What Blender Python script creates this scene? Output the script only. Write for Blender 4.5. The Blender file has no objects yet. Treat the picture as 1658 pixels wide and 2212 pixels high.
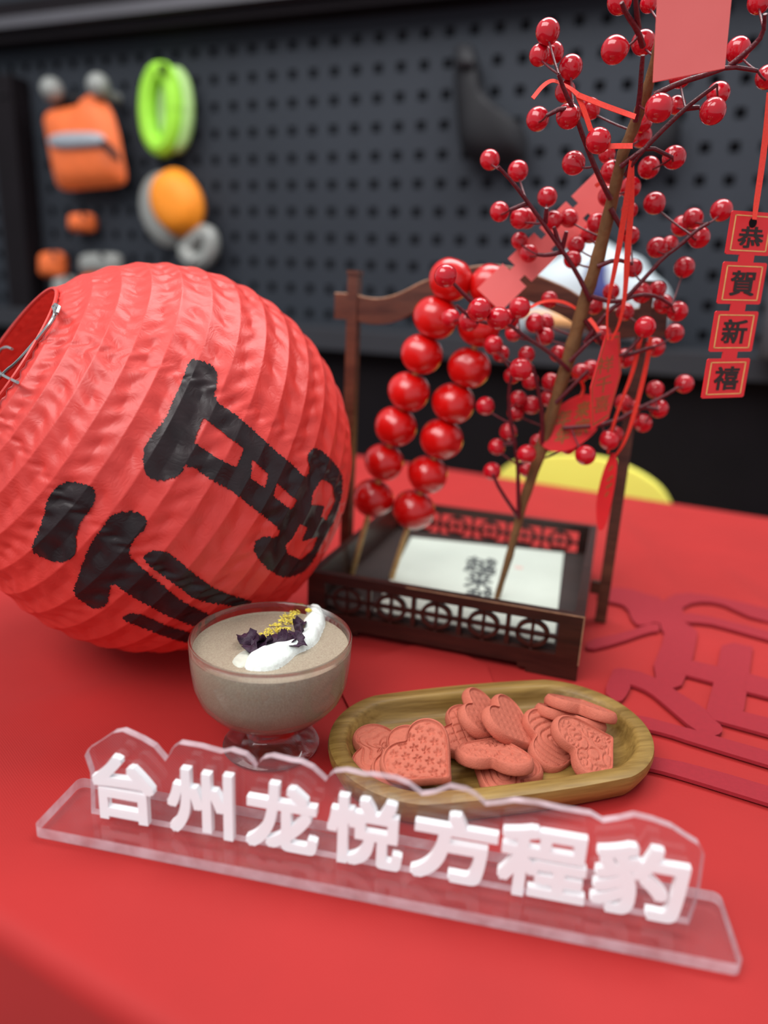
import bpy, bmesh, math, random
import numpy as np
from math import sin, cos, tan, pi, radians, sqrt, atan2
from mathutils import Vector, Matrix, noise

random.seed(7)
rng = np.random.default_rng(7)
SC = bpy.context.scene
COL = SC.collection

# ------------------------------------------------------------------ camera
FPX, PITCH, ROLL, CAMH = 1534.0, radians(16.5), radians(2.75), 0.25
FWD = np.array([0, cos(PITCH), -sin(PITCH)])
_u0 = np.array([0, sin(PITCH), cos(PITCH)])
_r0 = np.array([1.0, 0, 0])
RGT = cos(ROLL) * _r0 + sin(ROLL) * _u0
UPV = -sin(ROLL) * _r0 + cos(ROLL) * _u0
EYE = np.array([0, 0, CAMH])
cd = bpy.data.cameras.new('camera')
cam = bpy.data.objects.new('camera', cd)
COL.objects.link(cam)
M = Matrix.Identity(4)
for i in range(3):
    M[i][0], M[i][1], M[i][2], M[i][3] = RGT[i], UPV[i], -FWD[i], EYE[i]
cam.matrix_world = M
cd.sensor_fit = 'VERTICAL'
cd.sensor_height = 36.0
cd.sensor_width = 27.0
cd.lens = FPX / 2212 * 36.0
cd.clip_start = 0.01
cd.dof.use_dof = True
cd.dof.focus_distance = 0.392
cd.dof.aperture_fstop = 3.0
SC.camera = cam

# ------------------------------------------------------------------ world, lights, exposure
W = bpy.data.worlds.new('sky')
SC.world = W
W.use_nodes = True
wn = W.node_tree
bg = wn.nodes['Background']
bg.inputs['Color'].default_value = (0.86, 0.93, 1.0, 1)
bg.inputs['Strength'].default_value = 0.42


def area_light(name, loc, target, sx, sy, power, color=(1, 1, 1)):
    ld = bpy.data.lights.new(name, 'AREA')
    ld.shape = 'RECTANGLE'
    ld.size, ld.size_y, ld.energy, ld.color = sx, sy, power, color
    o = bpy.data.objects.new(name, ld)
    COL.objects.link(o)
    o.location = loc
    d = Vector(target) - Vector(loc)
    o.rotation_euler = d.to_track_quat('-Z', 'Y').to_euler()
    return o


area_light('ceiling_skylight', (-1.75, -1.10, 3.05), (0.05, 0.6, 0.05), 3.7, 2.0, 106.0, (1.0, 0.985, 0.97))
area_light('ceiling_panel', (0.35, 1.0, 1.6), (0.35, 1.2, 0.0), 1.6, 0.7, 21.0, (1.0, 0.99, 0.98))
SC.view_settings.view_transform = 'Standard'
SC.view_settings.look = 'None'
SC.view_settings.gamma = 1.0
SC.view_settings.use_curve_mapping = False
SC.view_settings.exposure = 0.45


# ------------------------------------------------------------------ picture-to-place helpers (measuring the photograph)
def ray(x, y):
    return FWD + RGT * (x - 829) / FPX + UPV * (1106 - y) / FPX


def atz(x, y, z=0.0):
    d = ray(x, y)
    return EYE + d * ((z - CAMH) / d[2])


def dep(x, y, t):
    return EYE + ray(x, y) * t


def onplane(x, y, p0, n):
    d = ray(x, y)
    return EYE + d * (np.dot(n, np.asarray(p0) - EYE) / np.dot(n, d))


def proj(P):
    v = np.asarray(P) - EYE
    t = v @ FWD
    return 829 + FPX * (v @ RGT) / t, 1106 - FPX * (v @ UPV) / t, t


def unit(v):
    v = np.asarray(v, float)
    return v / np.linalg.norm(v)


# ------------------------------------------------------------------ materials
def lin(c):
    c = c / 255.0
    return c / 12.92 if c <= 0.04045 else ((c + 0.055) / 1.055) ** 2.4


def rgb(r, g, b):
    return (lin(r), lin(g), lin(b), 1.0)


def pmat(name, col, rough=0.5, var=0.08, scale=60.0, bump=0.0, bscale=200.0, metallic=0.0, coat=0.0, sheen=0.0,
         stretch=None, spec=0.5, sss=0.0, col2=None, detail=3.0, transl=0.0):
    m = bpy.data.materials.new(name)
    m.use_nodes = True
    nt = m.node_tree
    p = nt.nodes['Principled BSDF']
    tc = nt.nodes.new('ShaderNodeTexCoord')
    mp = nt.nodes.new('ShaderNodeMapping')
    nt.links.new(tc.outputs['Object'], mp.inputs['Vector'])
    if stretch:
        mp.inputs['Scale'].default_value = stretch
    nz = nt.nodes.new('ShaderNodeTexNoise')
    nz.inputs['Scale'].default_value = scale
    nz.inputs['Detail'].default_value = detail
    nt.links.new(mp.outputs['Vector'], nz.inputs['Vector'])
    rp = nt.nodes.new('ShaderNodeValToRGB')
    c = rgb(*col)
    if col2:
        c1, c2 = rgb(*col2), c
    else:
        c1 = tuple(v * (1 - var) for v in c[:3]) + (1,)
        c2 = tuple(min(1, v * (1 + var)) for v in c[:3]) + (1,)
    rp.color_ramp.elements[0].position = 0.3
    rp.color_ramp.elements[1].position = 0.7
    rp.color_ramp.elements[0].color = c1
    rp.color_ramp.elements[1].color = c2
    nt.links.new(nz.outputs['Fac'], rp.inputs['Fac'])
    nt.links.new(rp.outputs['Color'], p.inputs['Base Color'])
    p.inputs['Roughness'].default_value = rough
    p.inputs['Metallic'].default_value = metallic
    p.inputs['Coat Weight'].default_value = coat
    p.inputs['Coat Roughness'].default_value = 0.08
    p.inputs['Sheen Weight'].default_value = sheen
    p.inputs['Specular IOR Level'].default_value = spec
    if sss:
        p.inputs['Subsurface Weight'].default_value = sss
        p.inputs['Subsurface Radius'].default_value = (0.004, 0.002, 0.0015)
        p.inputs['Subsurface Scale'].default_value = 1.0
    if bump:
        n2 = nt.nodes.new('ShaderNodeTexNoise')
        n2.inputs['Scale'].default_value = bscale
        n2.inputs['Detail'].default_value = 5.0
        nt.links.new(mp.outputs['Vector'], n2.inputs['Vector'])
        b = nt.nodes.new('ShaderNodeBump')
        b.inputs['Strength'].default_value = bump
        b.inputs['Distance'].default_value = 0.002
        nt.links.new(n2.outputs['Fac'], b.inputs['Height'])
        nt.links.new(b.outputs['Normal'], p.inputs['Normal'])
    if transl:
        tr = nt.nodes.new('ShaderNodeBsdfTranslucent')
        nt.links.new(rp.outputs['Color'], tr.inputs['Color'])
        mx = nt.nodes.new('ShaderNodeMixShader')
        mx.inputs['Fac'].default_value = transl
        nt.links.new(p.outputs['BSDF'], mx.inputs[1])
        nt.links.new(tr.outputs['BSDF'], mx.inputs[2])
        nt.links.new(mx.outputs['Shader'], nt.nodes['Material Output'].inputs['Surface'])
    return m


def cloth_mat(name, col, rough=0.62, weave=1500.0):
    m = pmat(name, col, rough=rough, var=0.05, scale=14.0, sheen=0.05, spec=0.25)
    nt = m.node_tree
    p = nt.nodes['Principled BSDF']
    tc = nt.nodes['Texture Coordinate'] if 'Texture Coordinate' in nt.nodes else nt.nodes.new('ShaderNodeTexCoord')
    wv = nt.nodes.new('ShaderNodeTexWave')
    wv.inputs['Scale'].default_value = weave / 4.0
    wv.inputs['Distortion'].default_value = 0.6
    wv.bands_direction = 'DIAGONAL'
    nt.links.new(tc.outputs['Object'], wv.inputs['Vector'])
    b = nt.nodes.new('ShaderNodeBump')
    b.inputs['Strength'].default_value = 0.12
    b.inputs['Distance'].default_value = 0.0005
    nt.links.new(wv.outputs['Fac'], b.inputs['Height'])
    nt.links.new(b.outputs['Normal'], p.inputs['Normal'])
    return m


def wood_mat(name, c1, c2, rough=0.45, rot=0.0, scale=40.0, coat=0.0, spec=0.4):
    m = bpy.data.materials.new(name)
    m.use_nodes = True
    nt = m.node_tree
    p = nt.nodes['Principled BSDF']
    tc = nt.nodes.new('ShaderNodeTexCoord')
    mp = nt.nodes.new('ShaderNodeMapping')
    mp.inputs['Rotation'].default_value = (0, 0, -rot)
    mp2 = nt.nodes.new('ShaderNodeMapping')
    mp2.inputs['Scale'].default_value = (0.09, 1.0, 1.0)
    nt.links.new(tc.outputs['Object'], mp.inputs['Vector'])
    nt.links.new(mp.outputs['Vector'], mp2.inputs['Vector'])
    nz = nt.nodes.new('ShaderNodeTexNoise')
    nz.inputs['Scale'].default_value = scale * 2
    nz.inputs['Detail'].default_value = 8
    nz.inputs['Roughness'].default_value = 0.65
    nz.inputs['Distortion'].default_value = 0.6
    nt.links.new(mp2.outputs['Vector'], nz.inputs['Vector'])
    n3 = nt.nodes.new('ShaderNodeTexNoise')
    n3.inputs['Scale'].default_value = scale * 14
    n3.inputs['Detail'].default_value = 3
    nt.links.new(mp2.outputs['Vector'], n3.inputs['Vector'])
    mxv = nt.nodes.new('ShaderNodeMath')
    mxv.operation = 'MULTIPLY_ADD'
    mxv.inputs[1].default_value = 0.35
    nt.links.new(n3.outputs['Fac'], mxv.inputs[0])
    nt.links.new(nz.outputs['Fac'], mxv.inputs[2])
    rp = nt.nodes.new('ShaderNodeValToRGB')
    e = rp.color_ramp.elements
    e[0].position, e[1].position = 0.48, 0.86
    e[0].color, e[1].color = rgb(*c1), rgb(*c2)
    nt.links.new(mxv.outputs[0], rp.inputs['Fac'])
    nt.links.new(rp.outputs['Color'], p.inputs['Base Color'])
    p.inputs['Roughness'].default_value = rough
    p.inputs['Coat Weight'].default_value = coat
    p.inputs['Coat Roughness'].default_value = 0.15
    p.inputs['Specular IOR Level'].default_value = spec
    b = nt.nodes.new('ShaderNodeBump')
    b.inputs['Strength'].default_value = 0.2
    b.inputs['Distance'].default_value = 0.0008
    nt.links.new(n3.outputs['Fac'], b.inputs['Height'])
    nt.links.new(b.outputs['Normal'], p.inputs['Normal'])
    return m


def acrylic_mat(name, tint, gloss_rough, light_tint=0.0, light_tint_col=(240, 225, 232)):
    """clear sheet: passes light straight, mirrors at grazing angles, white mixed in for light piped to the edges and face sheen"""
    m = bpy.data.materials.new(name)
    m.use_nodes = True
    nt = m.node_tree
    for n in list(nt.nodes):
        if n.type == 'BSDF_PRINCIPLED':
            nt.nodes.remove(n)
    out = nt.nodes['Material Output']
    t = nt.nodes.new('ShaderNodeBsdfTransparent')
    t.inputs['Color'].default_value = tint
    g = nt.nodes.new('ShaderNodeBsdfGlossy')
    g.inputs['Roughness'].default_value = gloss_rough
    fr = nt.nodes.new('ShaderNodeFresnel')
    ge = nt.nodes.new('ShaderNodeNewGeometry')
    io = nt.nodes.new('ShaderNodeMapRange')          # leaving the sheet uses the inverse index, so no false total reflection
    io.inputs['To Min'].default_value, io.inputs['To Max'].default_value = 1.49, 1 / 1.49
    nt.links.new(ge.outputs['Backfacing'], io.inputs['Value'])
    nt.links.new(io.outputs['Result'], fr.inputs['IOR'])
    mx = nt.nodes.new('ShaderNodeMixShader')
    nt.links.new(fr.outputs['Fac'], mx.inputs['Fac'])
    base = t.outputs['BSDF']
    if light_tint:
        d = nt.nodes.new('ShaderNodeBsdfDiffuse')
        d.inputs['Color'].default_value = rgb(*light_tint_col)
        tl = nt.nodes.new('ShaderNodeBsdfTranslucent')
        tl.inputs['Color'].default_value = rgb(*light_tint_col)
        m1 = nt.nodes.new('ShaderNodeMixShader')
        m1.inputs['Fac'].default_value = 0.5
        nt.links.new(d.outputs['BSDF'], m1.inputs[1])
        nt.links.new(tl.outputs['BSDF'], m1.inputs[2])
        nz = nt.nodes.new('ShaderNodeTexNoise')
        nz.inputs['Scale'].default_value = 90.0
        rp = nt.nodes.new('ShaderNodeMapRange')
        rp.inputs['From Min'].default_value, rp.inputs['From Max'].default_value = 0.3, 0.7
        rp.inputs['To Min'].default_value, rp.inputs['To Max'].default_value = light_tint * 0.7, min(1, light_tint * 1.3)
        tc = nt.nodes.new('ShaderNodeTexCoord')
        nt.links.new(tc.outputs['Object'], nz.inputs['Vector'])
        nt.links.new(nz.outputs['Fac'], rp.inputs['Value'])
        m2 = nt.nodes.new('ShaderNodeMixShader')
        nt.links.new(rp.outputs['Result'], m2.inputs['Fac'])
        nt.links.new(t.outputs['BSDF'], m2.inputs[1])
        nt.links.new(m1.outputs['Shader'], m2.inputs[2])
        base = m2.outputs['Shader']
    nt.links.new(base, mx.inputs[1])
    nt.links.new(g.outputs['BSDF'], mx.inputs[2])
    nt.links.new(mx.outputs['Shader'], out.inputs['Surface'])
    return m


def glass_mat(name):
    m = bpy.data.materials.new(name)
    m.use_nodes = True
    p = m.node_tree.nodes['Principled BSDF']
    p.inputs['Base Color'].default_value = (0.99, 0.99, 0.99, 1)
    p.inputs['Roughness'].default_value = 0.01
    p.inputs['IOR'].default_value = 1.47
    p.inputs['Transmission Weight'].default_value = 1.0
    nt = m.node_tree
    t = nt.nodes.new('ShaderNodeBsdfTransparent')
    t.inputs['Color'].default_value = (0.97, 0.965, 0.97, 1)
    mx = nt.nodes.new('ShaderNodeMixShader')
    mx.inputs['Fac'].default_value = 0.3
    nt.links.new(p.outputs['BSDF'], mx.inputs[1])
    nt.links.new(t.outputs['BSDF'], mx.inputs[2])
    nt.links.new(mx.outputs['Shader'], nt.nodes['Material Output'].inputs['Surface'])
    return m


M_CLOTH = cloth_mat('red_tablecloth_fabric', (170, 36, 34))
M_FELT = pmat('crimson_felt', (152, 24, 38), rough=0.85, var=0.05, scale=300, bump=0.15, bscale=1500)
M_PAPER = pmat('red_crepe_paper', (228, 62, 53), rough=0.46, var=0.05, scale=25, transl=0.16, spec=0.75)
M_INK = pmat('black_brush_ink', (38, 24, 26), rough=0.42, var=0.3, scale=60, spec=0.4)
M_WIRE = pmat('galvanised_wire', (190, 188, 186), rough=0.3, metallic=1.0)
M_GLASS = glass_mat('clear_glass')
M_PUD = pmat('taro_pudding', (172, 160, 138), rough=0.4, var=0.05, scale=1300, sss=0.0, bump=0.04, bscale=400, col2=(148, 132, 114))
M_CREAM = pmat('whipped_cream', (240, 246, 240), rough=0.55, var=0.02, scale=200, bump=0.25, bscale=500)
M_MILK = pmat('thin_cream', (205, 205, 190), rough=0.4, var=0.05, scale=300)
M_PETAL = pmat('purple_petal', (50, 20, 46), rough=0.6, var=0.35, scale=300, bump=0.3, bscale=600)
M_OSM = pmat('dried_osmanthus', (240, 214, 84), rough=0.7, var=0.25, scale=700)
M_TRAY = wood_mat('acacia_wood', (98, 70, 26), (160, 128, 68), rough=0.42, rot=radians(15), scale=34, spec=0.35)
M_COOK = pmat('pink_cookie', (192, 102, 80), rough=0.8, var=0.06, scale=500, bump=0.25, bscale=1400)
M_DARKW = wood_mat('dark_rosewood', (34, 14, 10), (62, 28, 20), rough=0.35, rot=radians(-17), scale=60, spec=0.5)
M_HANDLE = wood_mat('brown_handle_wood', (58, 30, 20), (100, 60, 42), rough=0.4, rot=radians(-17), scale=60, spec=0.5)
M_DARKW2 = wood_mat('dark_rosewood_floor', (42, 30, 28), (58, 42, 38), rough=0.5, rot=radians(-17), scale=60, spec=0.5)
M_EDGEW = pmat('worn_highlight_wood', (150, 112, 84), rough=0.5, var=0.2, scale=200)  # front board wear, and the highlight painted on the handle beam
M_SHEET = pmat('rice_paper', (198, 206, 194), rough=0.8, var=0.03, scale=30)
M_INK2 = pmat('calligraphy_ink', (60, 64, 66), rough=0.7, var=0.2, scale=200)
M_SEAL = pmat('faded_seal', (214, 176, 166), rough=0.8)
M_HAW = pmat('candied_haw', (206, 14, 12), rough=0.2, var=0.12, scale=70, coat=0.6, bump=0.08, bscale=120)
M_HAWW = pmat('pale_haw_flesh', (226, 190, 150), rough=0.5)
M_STICK = wood_mat('bamboo_skewer', (186, 142, 84), (222, 190, 130), rough=0.5, rot=0, scale=120)
M_BERRY = pmat('lacquered_berry', (196, 12, 32), rough=0.16, var=0.16, scale=120, coat=0.5)
M_TWIG = pmat('maroon_twig', (92, 18, 30), rough=0.35, var=0.3, scale=400, bump=0.3, bscale=700)
M_STEM = pmat('brown_paper_stem', (118, 82, 46), rough=0.75, var=0.22, scale=160, bump=0.6, bscale=260, stretch=(1, 1, 0.5))
M_CARD = pmat('red_card', (226, 36, 42), rough=0.5, var=0.04, scale=60)
M_CARDB = pmat('coral_card_back', (255, 126, 122), rough=0.55, var=0.03, scale=40)
M_GOLD = pmat('gold_print', (226, 178, 104), rough=0.45, var=0.1, scale=300)
M_GOLDD = pmat('dull_gold_print', (150, 92, 40), rough=0.5, var=0.2, scale=500)
M_BLACKP = pmat('black_print', (40, 26, 24), rough=0.6)
M_RIB = pmat('orange_red_ribbon', (240, 60, 42), rough=0.5, var=0.08, scale=800, bump=0.2, bscale=2500)
M_LETTER = pmat('white_acrylic', (250, 252, 254), rough=0.3, var=0.01, scale=40)
M_ACR = acrylic_mat('clear_acrylic_face', (0.975, 0.97, 0.972, 1), 0.05, light_tint=0.045)
M_ACRE = acrylic_mat('clear_acrylic_edge', (0.96, 0.94, 0.95, 1), 0.1, light_tint=0.72)  # bright light-piping edges painted as whitish diffuse
M_WALL = pmat('charcoal_pegboard', (42, 46, 53), rough=0.7, var=0.06, scale=6, spec=0.2)
M_HOLE = pmat('dark_cavity', (31, 33, 38), rough=0.8, spec=0.2)
M_BLACK = pmat('matt_black', (19, 14, 18), rough=0.8, var=0.15, scale=10, spec=0.15)
M_BLACKT = pmat('black_plastic', (24, 24, 28), rough=0.6, var=0.1, scale=30, spec=0.25)
M_GREY = pmat('dark_grey_metal', (72, 70, 76), rough=0.5, var=0.06, scale=8)
M_LEDGE = pmat('slate_grey_counter', (48, 49, 54), rough=0.6, var=0.06, scale=8, spec=0.2)
M_FLOOR = pmat('dark_floor', (40, 38, 40), rough=0.7, var=0.1, scale=3)
M_ORANGE = pmat('orange_nylon', (232, 108, 48), rough=0.6, var=0.08, scale=40)
M_ORANGE2 = pmat('orange_rope', (240, 140, 20), rough=0.6, var=0.12, scale=120)
M_REFL = pmat('grey_reflective_tape', (150, 156, 164), rough=0.4, var=0.05, scale=60)
M_GREEN = pmat('lime_webbing', (150, 214, 50), rough=0.6, var=0.1, scale=60)
M_GREEN2 = pmat('pale_green_webbing', (160, 196, 120), rough=0.6, var=0.1, scale=60)
M_PACK = pmat('grey_plastic_pack', (140, 142, 138), rough=0.35, var=0.06, scale=30)
M_YEL = pmat('yellow_plastic', (255, 248, 112), rough=0.45, var=0.02, scale=10)
M_WHITEB = pmat('white_vinyl', (186, 198, 204), rough=0.5, var=0.04, scale=12)
M_BLUEB = pmat('navy_vinyl', (60, 68, 128), rough=0.5, var=0.06, scale=20)
M_TAN = pmat('apricot_vinyl', (226, 168, 112), rough=0.5, var=0.06, scale=20)


# ------------------------------------------------------------------ mesh helpers
class MB:
    def __init__(s):
        s.v, s.f, s.m = [], [], []

    def add(s, verts, faces, mi=0):
        o = len(s.v)
        s.v += [tuple(map(float, p)) for p in verts]
        s.f += [tuple(i + o for i in q) for q in faces]
        s.m += [mi] * len(faces)
        return s

    def box(s, c, ax, ay, az, mi=0):
        """centre and three half-axis vectors"""
        c, ax, ay, az = map(np.asarray, (c, ax, ay, az))
        P = [c + i * ax + j * ay + k * az for k in (-1, 1) for j in (-1, 1) for i in (-1, 1)]
        return s.add(P, [(0, 2, 3, 1), (4, 5, 7, 6), (0, 1, 5, 4), (2, 6, 7, 3), (0, 4, 6, 2), (1, 3, 7, 5)], mi)

    def tube(s, pts, rad, n=8, mi=0, caps=True):
        pts = [np.asarray(p, float) for p in pts]
        if not hasattr(rad, '__len__'):
            rad = [rad] * len(pts)
        rings, prev = [], None
        for i, p in enumerate(pts):
            t = unit(pts[min(i + 1, len(pts) - 1)] - pts[max(i - 1, 0)])
            if prev is None:
                a = np.cross(t, [0.31, 0.2, 0.93])
                if np.linalg.norm(a) < 1e-3:
                    a = np.cross(t, [1, 0, 0])
            else:
                a = prev - t * np.dot(prev, t)
            a = unit(a)
            prev = a
            b = np.cross(t, a)
            rings.append([p + rad[i] * (cos(2 * pi * k / n) * a + sin(2 * pi * k / n) * b) for k in range(n)])
        V = [q for r in rings for q in r]
        F = []
        for i in range(len(pts) - 1):
            for k in range(n):
                F.append((i * n + k, i * n + (k + 1) % n, (i + 1) * n + (k + 1) % n, (i + 1) * n + k))
        if caps:
            F.append(tuple(range(n - 1, -1, -1)))
            F.append(tuple((len(pts) - 1) * n + k for k in range(n)))
        return s.add(V, F, mi)

    def lathe(s, prof, c=(0, 0, 0), n=64, mi=0, closed=False):
        c = np.asarray(c, float)
        V, F = [], []
        for r, z in prof:
            for k in range(n):
                a = 2 * pi * k / n
                V.append(c + np.array([r * cos(a), r * sin(a), z]))
        m = len(prof)
        for i in range(m if closed else m - 1):
            for k in range(n):
                j = (i + 1) % m
                F.append((i * n + k, i * n + (k + 1) % n, j * n + (k + 1) % n, j * n + k))
        return s.add(V, F, mi)

    def prism(s, poly, vec, mi=0, mi_side=None):
        """closed outline (list of 3-D points, planar) extruded along vec"""
        P = [np.asarray(p, float) for p in poly]
        n = len(P)
        vec = np.asarray(vec, float)
        V = P + [p + vec for p in P]
        s.add(V, [tuple(range(n - 1, -1, -1)), tuple(range(n, 2 * n))], mi)
        o = len(s.v) - 2 * n
        for i in range(n):
            j = (i + 1) % n
            s.f.append((o + i, o + j, o + n + j, o + n + i))
            s.m.append(mi if mi_side is None else mi_side)
        return s

    def sphere(s, c, r, nu=16, nv=10, mi=0, sc=(1, 1, 1)):
        V, F = [], []
        c = np.asarray(c, float)
        V.append(c + np.array([0, 0, r * sc[2]]))
        for i in range(1, nv):
            th = pi * i / nv
            for k in range(nu):
                a = 2 * pi * k / nu
                V.append(c + r * np.array([sin(th) * cos(a) * sc[0], sin(th) * sin(a) * sc[1], cos(th) * sc[2]]))
        V.append(c - np.array([0, 0, r * sc[2]]))
        for k in range(nu):
            F.append((0, 1 + k, 1 + (k + 1) % nu))
            F.append((len(V) - 1, 1 + (nv - 2) * nu + (k + 1) % nu, 1 + (nv - 2) * nu + k))
        for i in range(nv - 2):
            for k in range(nu):
                F.append((1 + i * nu + k, 1 + (i + 1) * nu + k, 1 + (i + 1) * nu + (k + 1) % nu, 1 + i * nu + (k + 1) % nu))
        return s.add(V, F, mi)


def mesh_of(name, mb, mats, origin=(0, 0, 0), smooth=True, angle=38, fix=True):
    me = bpy.data.meshes.new(name)
    o = np.asarray(origin, float)
    V = np.array(mb.v) - o if len(mb.v) else np.zeros((0, 3))
    me.from_pydata([tuple(p) for p in V], [], mb.f)
    mats = mats if isinstance(mats, (list, tuple)) else [mats]
    for m in mats:
        me.materials.append(m)
    me.polygons.foreach_set('material_index', mb.m)
    bm = bmesh.new()
    bm.from_mesh(me)
    big = [f for f in bm.faces if len(f.verts) > 4]
    if big:
        bmesh.ops.triangulate(bm, faces=big)
    if fix:
        bmesh.ops.recalc_face_normals(bm, faces=bm.faces)
    bm.to_mesh(me)
    bm.free()
    if smooth:
        me.shade_smooth()
        me.set_sharp_from_angle(angle=radians(angle))
    me.update()
    return me


def wloc(o):
    return np.array(o.location) + (wloc(o.parent) if o.parent else 0)


def part(name, mb, mats, parent=None, smooth=True, angle=38, origin=None, fix=True):
    if parent is not None:
        pw = wloc(parent)
        org = pw if origin is None else np.asarray(origin, float)
        ob = bpy.data.objects.new(name, mesh_of(name, mb, mats, org, smooth, angle, fix))
        COL.objects.link(ob)
        ob.parent = parent
        ob.location = tuple(org - pw)
        return ob
    org = np.zeros(3) if origin is None else np.asarray(origin, float)
    ob = bpy.data.objects.new(name, mesh_of(name, mb, mats, org, smooth, angle, fix))
    COL.objects.link(ob)
    ob.location = tuple(org)
    return ob


def tag(o, label, cat, group=None, kind=None):
    o['label'] = label
    o['category'] = cat
    if group:
        o['group'] = group
    if kind:
        o['kind'] = kind
    return o


def thing(name, loc, label, cat, group=None):
    o = bpy.data.objects.new(name, None)
    o.empty_display_size = 0.01
    COL.objects.link(o)
    o.location = tuple(loc)
    return tag(o, label, cat, group)


def struct(name, mb, mats, **k):
    o = part(name, mb, mats, **k)
    o['kind'] = 'structure'
    return o


def inpoly(px, py, poly):
    res = np.zeros(px.shape, bool)
    n = len(poly)
    for i in range(n):
        x0, y0 = poly[i]
        x1, y1 = poly[(i + 1) % n]
        if y0 == y1:
            continue
        c = ((y0 > py) != (y1 > py)) & (px < (x1 - x0) * (py - y0) / (y1 - y0) + x0)
        res ^= c
    return res


def polydist(px, py, poly):
    d = np.full(px.shape, 1e9)
    n = len(poly)
    for i in range(n):
        a = np.array(poly[i], float)
        b = np.array(poly[(i + 1) % n], float)
        ab = b - a
        t = np.clip(((px - a[0]) * ab[0] + (py - a[1]) * ab[1]) / max(1e-12, ab @ ab), 0, 1)
        d = np.minimum(d, np.hypot(px - a[0] - t * ab[0], py - a[1] - t * ab[1]))
    return d


def smooth_poly(poly, it=2):
    P = [np.asarray(p, float) for p in poly]
    for _ in range(it):
        Q = []
        for i in range(len(P)):
            a, b = P[i], P[(i + 1) % len(P)]
            Q += [a * 0.75 + b * 0.25, a * 0.25 + b * 0.75]
        P = Q
    return P


def smooth_line(pts, it=2):
    P = [np.asarray(p, float) for p in pts]
    for _ in range(it):
        Q = [P[0]]
        for a, b in zip(P[:-1], P[1:]):
            Q += [a * 0.75 + b * 0.25, a * 0.25 + b * 0.75]
        P = Q + [P[-1]]
    return P


def pillow(outline, org, ex, ey, en, thick, edge, mb=None, mi=0, rings=6, back=True):
    """soft body with the given outline (2-D, in ex/ey metres), bulging along en"""
    mb = mb or MB()
    P = np.array([np.asarray(p, float) for p in outline])
    c = P.mean(0)
    org, ex, ey, en = map(np.asarray, (org, ex, ey, en))
    n = len(P)
    for sgn in ((1, -1) if back else (1,)):
        V, F = [], []
        for k in range(rings):
            s = 1 - (k / rings) ** 1.0
            h = thick * sqrt(max(0, 1 - s ** 3))
            for p in P:
                q = c + (p - c) * s
                V.append(org + ex * q[0] + ey * q[1] + en * sgn * h)
        V.append(org + ex * c[0] + ey * c[1] + en * sgn * thick)
        for k in range(rings - 1):
            for i in range(n):
                j = (i + 1) % n
                F.append((k * n + i, k * n + j, (k + 1) * n + j, (k + 1) * n + i))
        for i in range(n):
            F.append(((rings - 1) * n + i, (rings - 1) * n + (i + 1) % n, len(V) - 1))
        mb.add(V, F, mi)
    return mb


_glyphs = {}


def glyph(ch):
    """outline triangles of one character from Blender's built-in font: verts (x, y), faces"""
    if ch in _glyphs:
        return _glyphs[ch]
    c = bpy.data.curves.new('glyph', 'FONT')
    c.body = ch
    c.size = 1.0
    o = bpy.data.objects.new('glyph', c)
    COL.objects.link(o)
    bpy.context.view_layer.update()
    me = bpy.data.meshes.new_from_object(o.evaluated_get(bpy.context.evaluated_depsgraph_get()))
    V = np.array([(v.co.x, v.co.y) for v in me.vertices])
    F = [tuple(p.vertices) for p in me.polygons]
    COL.objects.unlink(o)
    bpy.data.objects.remove(o)
    bpy.data.curves.remove(c)
    bpy.data.meshes.remove(me)
    lo, hi = V.min(0), V.max(0)
    V = (V - lo) / (hi - lo)
    _glyphs[ch] = (V, F)
    return V, F


def glyph_solid(ch, org, ex, ey, en, depth, bold=0.0, copies=10, mb=None):
    """solid raised character filling the box org + [0,1] ex + [0,1] ey, extruded along en; bold thickens the strokes"""
    mb = mb or MB()
    V, F = glyph(ch)
    org, ex, ey, en = map(np.asarray, (org, ex, ey, en))
    offs = [(0, 0)] + ([(bold * i * (1 - 0.013 * q), bold * j * (1 - 0.017 * q)) for q, (i, j) in enumerate(((-1, -1), (1, -1), (1, 1), (-1, 1), (0, -0.97), (0.97, 0), (0, 0.94), (-0.94, 0)))] if bold else [])
    cnt = {}
    for f in F:
        for a, b in zip(f, f[1:] + f[:1]):
            cnt[(a, b)] = cnt.get((a, b), 0) + 1
    bnd = [(a, b) for (a, b) in cnt if (b, a) not in cnt]
    nV = len(V)
    for q, (dx, dy) in enumerate(offs):
        s = 1 - 2 * bold
        X = (V[:, 0] * s + bold + dx)[:, None] * ex + (V[:, 1] * s + bold + dy)[:, None] * ey + org
        dd = depth * (1 - 0.002 * q)
        mb.add(list(X) + list(X + en * dd), [tuple(i + nV for i in f) for f in F] + [(a, b, b + nV, a + nV) for a, b in bnd])
    return mb


# ================================================================== SETTING
BW = radians(20.5)                                     # heading of the back wall
WN = np.array([sin(BW), cos(BW), 0.0])                 # away from the camera
WD = np.array([cos(BW), -sin(BW), 0.0])
WDIST = 1.62
ZV = np.array([0, 0, 1.0])
FLOOR_Z = -0.74


def wallpt(x, y, off=0.0):
    return onplane(x, y, WN * (WDIST - off), WN)


def wall_uv(x, y, off=0.0):
    p = wallpt(x, y, off)
    return np.array([p @ WD, p[2]])


def wp(u, z, off=0.0):
    return WD * u + WN * (WDIST - off) + ZV * z


mb = MB()
mb.add([(-4, -1.5, FLOOR_Z), (4, -1.5, FLOOR_Z), (4, 4, FLOOR_Z), (-4, 4, FLOOR_Z)], [(0, 1, 2, 3)])
struct('floor', mb, M_FLOOR)

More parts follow.
